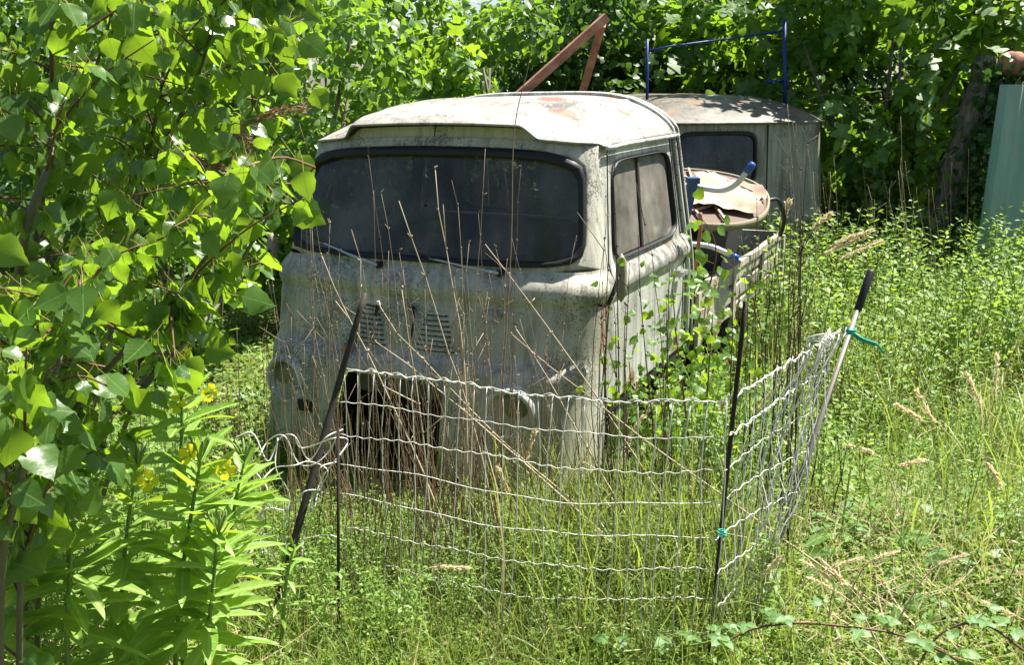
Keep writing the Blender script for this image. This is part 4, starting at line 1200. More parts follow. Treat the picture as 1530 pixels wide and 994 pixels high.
# ------------------------------------------------------------------ poplar saplings in the left foreground
def poplar_limit(px, py):
    lim = np.interp(py, [-200, 0, 120, 200, 260, 330, 400, 470, 520, 600, 700, 900, 1200], [520, 510, 500, 450, 470, 480, 420, 400, 350, 250, 190, 130, 100])
    return lim
def build_poplars():
    g = np.random.default_rng(21)
    LM = leaf_meshes('poplar_leaf', POP, [M['poplar'], M['petiole']])
    defs = [  # label, depth range, pixel polyline from the top down
        ('poplar sapling with thick grey stem at the far left', 2.15, [(75, -60), (77, 60), (78, 166), (74, 240), (40, 340), (20, 480), (0, 700), (-10, 1080)], .0085, 110),
        ('poplar sapling with stem slanting through the top left corner', 2.35, [(185, -40), (143, 100), (113, 172), (75, 245), (50, 400), (40, 600), (25, 800), (20, 1050)], .0065, 110),
        ('poplar sapling with straight stem left of the grass plumes', 2.6, [(265, -30), (246, 90), (239, 143), (224, 219), (200, 330), (170, 480), (120, 700), (90, 990)], .006, 115),
        ('poplar sapling leaning right behind the reddish grass plumes', 2.45, [(335, -30), (323, 20), (300, 100), (266, 180), (246, 216), (193, 310), (130, 460), (80, 650), (50, 1000)], .006, 125),
        ('poplar sapling reaching right along the top of the picture', 2.9, [(450, -30), (440, 3), (413, 80), (385, 170), (350, 280), (290, 420), (200, 600), (120, 900)], .006, 120),
        ('poplar sapling whose leaves overlap the windshield edge', 2.2, [(470, 250), (420, 300), (378, 360), (332, 445), (309, 476), (265, 522), (212, 582), (140, 645), (60, 740), (20, 1060)], .006, 90),
        ('poplar sapling with low twigs above the yellow flowers', 1.95, [(345, 300), (332, 343), (285, 416), (245, 463), (190, 520), (120, 600), (60, 700), (10, 1100)], .006, 100),
        ('nearest poplar sapling with one big sunlit leaf low at left', 1.55, [(120, 420), (95, 520), (60, 620), (30, 720), (0, 900), (-10, 1250)], .006, 60),
        ('low poplar sprout behind the primroses at bottom left', 2.0, [(150, 520), (120, 620), (90, 720), (60, 830), (40, 1040)], .005, 70),
        ('low poplar sprout in the bottom left corner', 1.65, [(60, 700), (45, 800), (30, 900), (10, 1200)], .005, 50),
        ('low poplar sprout hiding the stems at the left edge', 1.85, [(60, 480), (40, 560), (20, 680), (0, 820), (-10, 1150)], .005, 90)]
    hero = {5: [(463, 322, 52, 20), (455, 256, 46, -60), (408, 395, 44, -80), (388, 450, 50, 10), (330, 525, 45, -10), (345, 400, 42, 200), (375, 290, 44, 40), (365, 330, 46, -30)],
            7: [(42, 636, 84, 60), (135, 752, 50, 170), (40, 850, 56, 20), (105, 690, 44, -40), (20, 380, 60, 30), (90, 810, 50, 120)],
            4: [(425, 75, 50, -70), (470, 70, 44, 30), (455, 20, 48, 10), (385, 20, 46, 200), (480, 150, 34, 60)],
            3: [(375, 75, 58, -20), (310, 210, 48, 20), (215, 75, 52, 60), (335, 130, 46, 100), (430, 130, 40, -60), (90, 10, 60, 30)]}
    for i, (lb, y0, pl, r0, nl) in enumerate(defs):
        pts = [at(x, y, y0 + .12 * math.sin(1.3 * k_ + i)) for k_, (x, y) in enumerate(pl)]
        b = pts[-1]; b[2] = float(ground_z(b[0], b[1])) - .03
        path = bez(pts, 36)
        root = empty('poplar_sapling', b); tag(root, lb, 'sapling', 'poplar saplings on the left')
        stem = MB().tube(path, np.linspace(r0 * .45, r0 * 1.5, 36), 8).build('stem', M['stem_grey'], None, True)
        under(root, stem)
        P, D, N_, S_ = [], [], [], []
        ntw = 19 if i < 5 else 13
        for k_ in range(ntw):
            f = (k_ + g.random()) / ntw * .78
            s = path[int(f * 35)]
            a = g.uniform(0, 2 * np.pi)
            L = g.uniform(.10, .38) * (1 if i < 7 else .6)
            e = s + np.array([math.cos(a) * L, math.sin(a) * L * .8, g.uniform(-.05, .22)])
            ex, ey = proj(e)
            if ex > poplar_limit(ex, ey) - 15: e = s + (e - s) * np.array([-1, 1, 1])
            tw = bez([s, s * .5 + e * .5 + np.array([0, 0, .02]), e], 8)
            t_ = MB().tube(tw, np.linspace(.0032, .0014, 8), 5).build('twig', M['stem_red'], None, True); under(root, t_)
            for q in range(max(3, int(nl * 2.5 / ntw))):
                w = tw[min(7, int(g.uniform(.15, 1.05) * 7.9))]
                o = rand_dirs(1, g)[0]; o[2] = o[2] * .5 - .25
                sz = .028 + .044 * g.random() ** 1.3
                pp = w + o * sz * .72
                P.append(pp); D.append(o * .55 + np.array([g.normal() * .35, g.normal() * .35, -.55])); N_.append(rand_dirs(1, g)[0] + np.array([.15, -.55, .45])); S_.append(sz)
        P, D, N_, S_ = map(np.array, (P, D, N_, S_))
        px, py = proj(P)
        keep = (px < poplar_limit(px, py) - 12) & (P[:, 2] > .12) & (px > -160) & (py > -220)
        P, D, N_, S_ = P[keep], D[keep], N_[keep], S_[keep]
        P, D, N_, S_ = P[:285], D[:285], N_[:285], S_[:285]
        for (hx, hy, hs, ang) in hero.get(i, []):
            yy = y0 + (-.1 if i != 7 else -.02)
            c = at(hx, hy, yy); sz = hs * yy / F * 1.05
            a = math.radians(ang)
            d = np.array([math.cos(a), g.normal() * .2, -abs(math.sin(a)) * .7 - .2])
            P = np.vstack([P, c - d / np.linalg.norm(d) * sz * .5]); D = np.vstack([D, d]); N_ = np.vstack([N_, [g.normal() * .2, -1, .35 + .2 * g.normal()]]); S_ = np.append(S_, sz)
        place_leaves(root, LM, P, frames(D, N_), S_, g)
build_poplars()

def build_suckers():
    """young poplar shoots beside the cab door and in the load bed"""
    g = np.random.default_rng(31)
    LM = leaf_meshes('poplar_leaf', POP, [M['sucker'], M['petiole']])
    defs = [('young poplar shoot with small leaves beside the cab door', [(1005, 430), (1010, 500), (1020, 580), (1030, 680)], 3.75, 190, (.024, .05), 62),
            ('young poplar shoot filling the corner behind the fence rod', [(1065, 470), (1060, 540), (1055, 620), (1050, 720)], 3.6, 200, (.024, .048), 66),
            ('young poplar shoot low between the fence and the truck', [(985, 560), (990, 620), (1000, 680), (1005, 760)], 3.4, 130, (.022, .045), 52),
            ('young poplar shoot leaning on the cab behind its mirror', [(940, 540), (945, 600), (955, 660), (960, 760)], 3.5, 120, (.022, .045), 50),
            ('young poplar shoot in front of the truck bed side', [(1105, 430), (1100, 490), (1095, 560), (1090, 640)], 4.5, 150, (.028, .055), 58),
            ('bright poplar shoot growing up through the truck bed', [(1040, 318), (1062, 345), (1070, 380), (1062, 420), (1050, 460)], 5.05, 17, (.06, .085), 24)]
    for lb, pl, y, n, sr, sp in defs:
        pts = [at(a, b, y) for a, b in pl]
        e = pts[-1].copy()
        if y < 5: e[2] = float(ground_z(e[0], e[1]))
        root = empty('poplar_shoot', e); tag(root, lb, 'shoot', 'young poplar shoots')
        path = bez(pts + ([e] if y < 5 else []), 20)
        st = MB().tube(path, np.linspace(.002, .0055, 20), 6).build('stem', M['stem_red'], None, True); under(root, st)
        k_ = (g.random(n) * 17).astype(int)
        off = g.normal(size=(n, 3)) * np.array([1, .7, .8]) * sp * y / F * .62
        pos = path[k_] + off
        d = off / (np.linalg.norm(off, axis=1)[:, None]) + np.array([0, 0, -.4])
        nn = rand_dirs(n, g) * .6 + np.array([.1, -.6, .6])
        px, py = proj(pos)
        kk = pos[:, 2] > ground_z(pos[:, 0], pos[:, 1]) + .05
        place_leaves(root, LM, pos[kk], frames(d, nn)[kk], g.uniform(*sr, n)[kk], g)
build_suckers()

# ------------------------------------------------------------------ evening primroses
def build_primroses():
    g = np.random.default_rng(44)
    LM = leaf_meshes('primrose_leaf', LANCE, [M['prim']])
    # flower with four notched petals
    V = [(0, 0, -.25)]; Fc = []
    for q in range(4):
        a0 = q * math.pi / 2
        k_ = len(V)
        for da, r, z in ((-.62, .75, .18), (-.35, 1.0, .28), (0, .9, .26), (.35, 1.0, .28), (.62, .75, .18)):
            V.append((r * math.cos(a0 + da), r * math.sin(a0 + da), z))
        Fc += [(0, k_ + j, k_ + j + 1) for j in range(4)]
    petals = mesh('petals', V, Fc, M['petal'], True)
    defs = [('tallest evening primrose with a yellow flower beside its tip', [(300, 688), (290, 745), (272, 860), (262, 1000), (255, 1100)], 1.95, 78, .155, [(338, 703), (283, 680)]),
            ('evening primrose with an orange yellow flower left of the tallest one', [(205, 700), (190, 790), (182, 890), (178, 1000), (176, 1110)], 1.95, 64, .15, [(222, 720)]),
            ('evening primrose with three flowers rising behind the others', [(268, 560), (272, 640), (268, 760), (262, 900)], 2.3, 72, .15, [(275, 525), (263, 605), (315, 588)]),
            ('evening primrose without open flowers nearest the leaning pipe', [(365, 690), (350, 760), (335, 870), (325, 1010)], 2.25, 64, .14, []),
            ('flowerless evening primrose near the bottom edge', [(325, 800), (318, 880), (310, 980), (300, 1100)], 1.9, 56, .15, []),
            ('leafy evening primrose under the poplar leaves at far left', [(110, 760), (105, 850), (100, 960), (98, 1120)], 1.8, 52, .15, []),
            ('short young evening primrose in front of the leaning pipe', [(440, 815), (428, 870), (415, 940)], 2.45, 24, .075, []),
            ('evening primrose half hidden in the bottom left corner', [(30, 860), (28, 940), (25, 1130)], 1.75, 44, .15, [])]
    for lb, pl, y, n, sz, fl in defs:
        pts = [at(a, b, y) for a, b in pl]; e = pts[-1]; e[2] = min(e[2], float(ground_z(e[0], e[1])))
        root = empty('evening_primrose', e); tag(root, lb, 'flower plant', 'evening primroses on the left')
        path = bez(pts, 40)
        st = MB().tube(path, np.linspace(.003, .007, 40), 7).build('stem', M['stem_green'], None, True); under(root, st)
        f = np.linspace(0, .92, n) ** .9
        k_ = (f * 39).astype(int)
        a = np.arange(n) * 2.4 + g.normal(0, .3, n)
        el = np.interp(f, [0, .12, .5, 1], [1.2, .55, .12, -.35]) + g.normal(0, .12, n)
        d = np.stack([np.cos(a) * np.cos(el), np.sin(a) * np.cos(el), np.sin(el)], 1)
        up = np.array([0, 0, 1.0]) + g.normal(0, .25, (n, 3))
        s = sz * np.interp(f, [0, .08, .3, 1], [.35, .6, 1.0, 1.05]) * g.uniform(.8, 1.15, n)
        place_leaves(root, LM, path[k_], frames(d, up), s, g)
        # buds at the tip
        for q in range(7 if sz > .1 else 0):
            a_ = q * .9; t = path[0]
            bd = np.array([math.cos(a_) * .45, math.sin(a_) * .45, 1.0])
            o = MB().tube([t, t + bd * .02, t + bd * .045, t + bd * .055], [.0015, .0035, .0035, .0008], 6).build('bud', M['stem_green'], None, True); under(root, o)
        for (fx, fy) in fl:
            c = at(fx, fy, y - .02)
            rt = Vector((g.normal() * .4, -.8, .5)).to_track_quat('Z', 'Y').to_matrix().to_4x4()
            o = link('flower', petals); o.matrix_basis = Matrix.Translation(c) @ rt @ Matrix.Scale(.025, 4)
            s_ = path[np.argmin(np.linalg.norm(path - c, axis=1))]
            st2 = MB().tube([s_, (s_ + c) / 2 - np.array([0, 0, .008]), c], .0016, 5).build('flower_stalk', M['stem_green'], None, True)
            under(root, o, st2)
build_primroses()

# ------------------------------------------------------------------ dry stalks
def ordinal(i, n):
    W = 'first second third fourth fifth sixth seventh eighth ninth tenth eleventh twelfth thirteenth fourteenth fifteenth sixteenth seventeenth eighteenth'.split()
    if i <= (n - 1) / 2: return ('leftmost' if i == 0 else W[i] + ' from left')
    return ('rightmost' if i == n - 1 else W[n - 1 - i] + ' from right')
def rank(items):
    items = sorted(items, key=lambda a: a[0])
    for i, (x, o, lb) in enumerate(items):
        o['label'] = lb + ', ' + ordinal(i, len(items))
def build_stalks():
    g = np.random.default_rng(57)
    ALL = []
    def stalk(b, t, r, mat, lb, grp, twigs=2, nm='dry_stalk'):
        n = 12
        L = np.linalg.norm(t - b)
        mid = (b + t) / 2 + g.normal(0, .018, 3) * L
        P = bez([b, mid, t], n); P[1:-1] += np.cumsum(g.normal(0, .0028, (n - 2, 3)), 0)
        m = MB().tube(P, np.linspace(r, r * .3, n), 5)
        for q in range(twigs):
            i = int(g.integers(4, n)); s = P[i]
            d = np.array([g.normal() * .6, g.normal() * .4, .9]); d /= np.linalg.norm(d)
            l_ = g.uniform(.02, .16) if g.random() < .5 else g.uniform(.008, .03)
            m.tube([s, s + d * l_ * .5, s + d * l_], [r * .6, r * .45, r * .3], 4)
        for q in range(6):
            s = P[int(g.integers(6, n))] + g.normal(0, .0015, 3)
            m.tube([s, s + np.array([g.normal() * .004, g.normal() * .003, .006])], [r * .9, r * .4], 4)
        o = m.build(nm, M[mat], None, True)
        tag(o, lb, 'stalk', grp)
        ALL.append((float(proj(P[-1])[0]), o, lb, grp))
    zones = [  # count, base px range, base depth range, top y px range, lean px, material, label, group
        (20, (425, 560), (3.0, 3.9), (215, 520), (-35, 15), 'stalk', 'thin dry brown stalk standing before the left half of the truck front', 'stalks before the left of the truck'),
        (36, (530, 720), (2.95, 3.7), (190, 560), (-70, 40), 'stalk', 'thin dry brown stalk standing before the middle of the truck front', 'stalks before the middle of the truck'),
        (28, (700, 900), (2.9, 3.6), (180, 560), (-60, 40), 'stalk', 'thin dry brown stalk standing before the right half of the truck front', 'stalks before the right of the truck'),
        (12, (890, 1010), (2.9, 3.5), (150, 480), (-40, 20), 'stalk_dark', 'thin dark dry stalk standing before the cab door', 'stalks before the cab door'),
        (30, (1085, 1205), (2.95, 4.2), (140, 420), (-15, 45), 'stalk_dark', 'thin dark upright stalk between the iron rod and the aluminium pole', 'stalks between rod and pole'),
        (7, (1190, 1290), (3.2, 4.3), (330, 640), (-25, 25), 'stalk_dark', 'thin dark upright stalk right of the aluminium pole', 'stalks right of the pole'),
        (26, (1170, 1420), (7.2, 8.8), (130, 290), (-20, 20), 'stalk', 'dry upright stalk between the grey van and the dead trunk', 'stalks beside the grey van'),
        (12, (330, 430), (3.4, 4.6), (430, 620), (-20, 20), 'stalk', 'thin dry stalk left of the truck front', 'stalks left of the truck')]
    for n, bx, by, ty, ln, mat, lb, grp in zones:
        for k_ in range(n):
            y = g.uniform(*by)
            bpx = g.uniform(*bx)
            lo = at(bpx, 700, y); z = float(ground_z(lo[0], y))
            b = np.array([lo[0], y, z - .02])
            t = at(bpx + g.uniform(*ln) * (.6 if g.random() < .7 else 2.2), ty[0] + (ty[1] - ty[0]) * g.random() ** .55, y + g.uniform(-.12, .1))
            # keep clear of the cab
            stalk(b, t, g.uniform(.0018, .0033) * (1 if y < 5 else 1.9) * (1.3 if mat == 'stalk_dark' else 1), mat, lb, grp, int(g.integers(1, 5)))
    # slanting pale stalks
    for (x0, y0, x1, y1, yy) in ((566, 455, 905, 770, 3.2), (596, 300, 690, 620, 3.15), (560, 510, 770, 690, 3.1), (725, 365, 880, 590, 3.3), (650, 250, 668, 560, 3.2), (765, 500, 900, 600, 3.2), (480, 380, 620, 700, 3.1), (770, 490, 905, 720, 3.15), (600, 430, 640, 760, 3.0)):
        t = at(x0, y0, yy); b0 = at(x1, y1, yy - .12)
        d = b0 - t; b = b0.copy()
        while b[2] > float(ground_z(b[0], b[1])): b = b + d * .05
        stalk(b, t, .0045, 'stalk_pale', 'pale bleached stalk slanting across the truck front', 'slanting pale stalks', 2)
    # each stalk named by its order from the left within its stand
    for gname in sorted({a[3] for a in ALL}):
        rank([(a[0], a[1], a[2]) for a in ALL if a[3] == gname])
    # one very tall curved thin stalk over the roof
    t = at(800, 15, 3.6); P = [at(735, 700, 3.4), at(762, 400, 3.5), at(768, 200, 3.55), at(790, 95, 3.6), t]
    P[0][2] = float(ground_z(P[0][0], P[0][1]))
    o = MB().tube(bez(P, 26), np.linspace(.003, .0009, 26), 5).build('dry_stalk', M['stalk'], None, True)
    tag(o, 'tallest thin dry stalk curving up over the truck roof', 'stalk')
build_stalks()

# ------------------------------------------------------------------ grass seed heads
def build_seed_heads():
    g = np.random.default_rng(63)
    SP = [leaf_shape([(0, 0), (.14, .3), (.10, .7), (0, 1)], .3, .1, seed=5)]
    def head(path, n, size, mat, smat, lb, grp, spread, nm='grass_seed_head', base=None):
        root = empty(nm, base); tag(root, lb, 'grass', grp)
        full = path
        st = MB().tube(full, np.linspace(.0014, .0027, len(full)), 4).build('stalk', M[smat], None, True)
        k_ = g.random(n) * (len(full) * .28); i = k_.astype(int)
        pos = full[i] + (full[i + 1] - full[i]) * (k_ - i)[:, None] + g.normal(0, spread, (n, 3))
        d = (full[0] - full[3])[None] / np.linalg.norm(full[0] - full[3]) + g.normal(0, .33, (n, 3))
        me = scatter_mesh('seeds', SP, np.zeros(n, int), pos, frames(d, rand_dirs(n, g)), g.uniform(.7, 1.3, n) * size, [M[mat]])
        o = link('seeds', me); tag(o, kind='stuff')
        under(root, st, o)
        if nm == 'grass_seed_head': ALL.append((float(proj(full[0])[0]), root, lb, grp))
    ALL = []
    heads = [  # tip px, head end px
        ((955, 568), (925, 655)), ((985, 590), (915, 690)), ((1160, 575), (1120, 630)), ((1090, 590), (1060, 640)), ((835, 545), (800, 600)), ((745, 700), (765, 745)), ((800, 645), (780, 700)),
        ((880, 560), (860, 610)), ((1370, 585), (1400, 640)), ((1340, 605), (1385, 635)), ((1490, 530), (1485, 600)), ((1445, 560), (1470, 615)), ((1265, 665), (1310, 680)), ((1350, 695), (1390, 690)),
        ((1470, 900), (1525, 925)), ((1200, 840), (1245, 870)), ((1210, 865), (1265, 895)), ((1225, 835), (1270, 880)), ((1285, 835), (1240, 850)), ((1340, 825), (1300, 840)), ((1440, 830), (1395, 850)),
        ((1495, 725), (1470, 690)), ((1300, 345), (1240, 370)), ((1290, 355), (1225, 385)), ((1315, 360), (1245, 395)), ((700, 850), (640, 850)), ((1140, 860), (1170, 830)), ((870, 690), (850, 720)),
        ((1075, 480), (1062, 530)), ((1070, 420), (1055, 480)), ((1240, 320), (1210, 350)), ((1180, 300), (1165, 345)), ((1255, 960), (1210, 985))]
    for i, ((tx, ty), (hx, hy)) in enumerate(heads):
        far = ty < 400
        yy = 6.8 if far else gp(hx, min(max(hy, 600) + 120, 990))[1]
        t = at(tx, ty, yy); h = at(hx, hy, yy)
        dirn = h - t
        b = h + dirn * 1.2 + np.array([g.normal() * .04, g.normal() * .05, 0]); b[2] = float(ground_z(b[0], b[1]))
        path = bez([t, h, h * .6 + b * .4 + np.array([0, 0, .03]), b], 30)
        sc_ = yy / 2.8
        lb = 'pale dry grass seed head nodding in the sunny meadow' if tx > 1170 else 'pale dry grass seed head standing by the wire fence'
        head(path, 190, .013 * sc_, 'seed', 'stalk_pale', lb, 'grass seed heads in the meadow' if tx > 1170 else 'grass seed heads by the fence', .0026 * sc_, base=b)
    for gname in sorted({a[3] for a in ALL}):
        rank([(a[0], a[1], a[2]) for a in ALL if a[3] == gname])
    for i, pl in enumerate(([(458, 160), (400, 172), (350, 190), (310, 260), (250, 420), (230, 700)], [(385, 215), (345, 195), (320, 215), (300, 300), (270, 460), (240, 720)], [(330, 250), (300, 240), (240, 230), (210, 300), (200, 450), (210, 720)])):
        pts = [at(a, b, 2.75) for a, b in pl]; pts[-1][2] = float(ground_z(pts[-1][0], pts[-1][1]))
        head(bez(pts, 36), 120, .017, 'seed_red', 'stalk_pale', ('feathery reddish grass plume pointing at the truck roof', 'reddish grass plume drooping among the poplar leaves', 'small reddish grass plume deep in the poplar leaves')[i], 'reddish grass plumes', .007, 'grass_plume', pts[-1])
build_seed_heads()

# ------------------------------------------------------------------ bramble
def build_bramble():
    g = np.random.default_rng(71)
    LM = leaf_meshes('bramble_leaf', BRAM, [M['bramble']])
    defs = [('dark bramble cane arching along the bottom right edge', [(1062, 978), (1090, 968), (1135, 950), (1200, 944), (1270, 950), (1330, 958), (1380, 975), (1430, 1000), (1460, 1040)], 2.32, 17),
            ('pale bramble shoot trailing along the bottom edge', [(915, 988), (960, 984), (1010, 980), (1060, 972), (1085, 960)], 2.33, 8),
            ('bramble spray in the bottom right corner', [(1370, 1010), (1400, 965), (1440, 945), (1480, 950), (1530, 985)], 2.28, 9)]
    for lb, pl, y, n in defs:
        P = bez([at(a, b - 12, y + .03 * math.sin(k_)) for k_, (a, b) in enumerate(pl)], 40)
        b = P[-1].copy(); root = empty('bramble', b); tag(root, lb, 'bramble', 'brambles along the bottom edge')
        m = MB().tube(P, .0034, 6)
        for q in range(30):
            s = P[int(g.integers(1, 39))]; d = rand_dirs(1, g)[0]; m.tube([s, s + d * .009], [.0018, .0003], 4)
        st = m.build('cane', M['stem_red'] if n > 8 else M['stem_green'], None, True); under(root, st)
        pos, D, N_, S_ = [], [], [], []
        for q in range(n):
            s = P[int((q + .5) / n * 39)]
            a = g.uniform(0, 6.28); o = np.array([math.cos(a) * .6, math.sin(a) * .4, g.uniform(.1, .9)]); o /= np.linalg.norm(o)
            e = s + o * g.uniform(.03, .06)
            pt_ = MB().tube([s, e], .0012, 4).build('leaf_stalk', M['stem_green'], None, True); under(root, pt_)
            h = np.array([o[0], o[1], .15]); h /= np.linalg.norm(h)
            for da, sc_ in ((0, 1), (1.5, .8), (-1.5, .8)):
                d = np.array([h[0] * math.cos(da) - h[1] * math.sin(da), h[0] * math.sin(da) + h[1] * math.cos(da), .1])
                pos.append(e); D.append(d); N_.append(np.array([g.normal() * .25, -.35 + g.normal() * .2, 1])); S_.append(g.uniform(.028, .046) * sc_)
        place_leaves(root, LM, np.array(pos), frames(np.array(D), np.array(N_)), np.array(S_), g)
build_bramble()

# ------------------------------------------------------------------ meadow: grass, ground cover, tall weeds
TMI = TM.inverted()
def outside_truck(x, y, margin=0.0):
    dx, dy = x - TX, y - TY
    c, s = math.cos(YAW), math.sin(YAW)
    lx = dx * c - dy * s; ly = dx * s + dy * c
    return ~((np.abs(lx) < .84 + margin) & (ly > -.02 - margin) & (ly < 3.95 + margin))
def field(n, y0, y1, g, power=1.6, xlim=None):
    u = g.random(n)
    y = (y0 ** (1 - power) + u * (y1 ** (1 - power) - y0 ** (1 - power))) ** (1 / (1 - power))
    x = g.uniform(-.62, .62, n) * (y + .4)
    k_ = outside_truck(x, y)
    x, y = x[k_], y[k_]
    return x, y, ground_z(x, y)

def blade(bend, w=.03, seed=0, seg=4):
    t = np.linspace(0, 1, seg + 1)
    V, Fc = [], []
    for i, q in enumerate(t):
        a = bend * q; ww = w * (1 - q) ** .7
        yy = math.sin(a) / bend * 1.0 if abs(bend) > 1e-3 else q
        V += [(-ww, (1 - math.cos(a)) / bend, yy), (ww, (1 - math.cos(a)) / bend, yy + .0)]
    for i in range(seg):
        a = 2 * i
        Fc += [(a, a + 1, a + 3), (a, a + 3, a + 2)]
    V = np.array(V); return V, np.array(Fc), V[:, :2].copy(), np.zeros(len(Fc), int)
BLADES = [blade(.4), blade(1.0, .026), blade(1.7, .022), blade(2.3, .03)]

def rotz(a, g, tilt=.25):
    n = len(a)
    d = np.stack([np.cos(a), np.sin(a), np.zeros(n)], 1)
    up = np.array([0, 0, 1.]) + g.normal(0, tilt, (n, 3))
    z = up / np.linalg.norm(up, axis=1)[:, None]
    x = np.cross(d, z); x /= np.linalg.norm(x, axis=1)[:, None]
    y = np.cross(z, x)
    return np.stack([x, y, z], 2)

def sprig(seed, n=9, spread=.5, up=.5):
    """little rosette of small leaves on thin stalks, unit size"""
    g = np.random.default_rng(seed)
    V, Fc, U, mi = [], [], [], []; k_ = 0
    for q in range(n):
        b = SMALL[q % 3]
        a = q * 2.4 + g.normal() * .3; r = g.uniform(.1, 1) ** .7 * spread; h = g.uniform(.15, 1) * up
        p = np.array([math.cos(a) * r, math.sin(a) * r, h])
        d = np.array([[math.cos(a), math.sin(a), g.uniform(-.3, .5)]]); nn = np.array([[g.normal() * .3, g.normal() * .3, 1]])
        W = (frames(d, nn)[0] @ b[0].T).T * g.uniform(.28, .5) + p
        V.append(W); Fc.append(b[1] + k_); U.append(b[2]); mi.append(b[3]); k_ += len(W)
    return np.concatenate(V), np.concatenate(Fc), np.concatenate(U), np.concatenate(mi)

def weed(seed, n=34):
    """upright leafy stalk of unit height"""
    g = np.random.default_rng(seed)
    V, Fc, U, mi = [], [], [], []; k_ = 0
    P = bez([(0, 0, 0), (g.normal() * .05, g.normal() * .05, .5), (g.normal() * .1, g.normal() * .1, 1)], 6)
    tv, tf = tube(P, np.linspace(.006, .003, 6), 3, False)
    tf = np.array([t for f in tf for t in ((f[0], f[1], f[2]), (f[0], f[2], f[3]))])
    V.append(tv); Fc.append(tf); U.append(tv[:, :2]); mi.append(np.ones(len(tf), int)); k_ += len(tv)
    for q in range(n):
        b = SMALL[q % 3]
        f = .12 + .88 * (q / n); i = min(int(f * 5), 4); s = P[i] + (P[i + 1] - P[i]) * (f * 5 - i)
        a = q * 2.4 + g.normal() * .4
        rr = g.uniform(.0, .11) * (1.15 - f)
        d = np.array([[math.cos(a), math.sin(a), g.uniform(.1, .9)]]); nn = np.array([[g.normal() * .3, g.normal() * .3, 1]])
        W = (frames(d, nn)[0] @ b[0].T).T * g.uniform(.06, .105) * (1.15 - .5 * f) + s + d[0] * rr
        V.append(W); Fc.append(b[1] + k_); U.append(b[2]); mi.append(b[3] * 0); k_ += len(W)
    return np.concatenate(V), np.concatenate(Fc), np.concatenate(U), np.concatenate(mi)

def strip(x, y):
    return np.exp(-((x - (.55 + .24 * y)) / .42) ** 2) * smooth(2.2, 2.8, y) * (1 - smooth(4.6, 5.8, y))

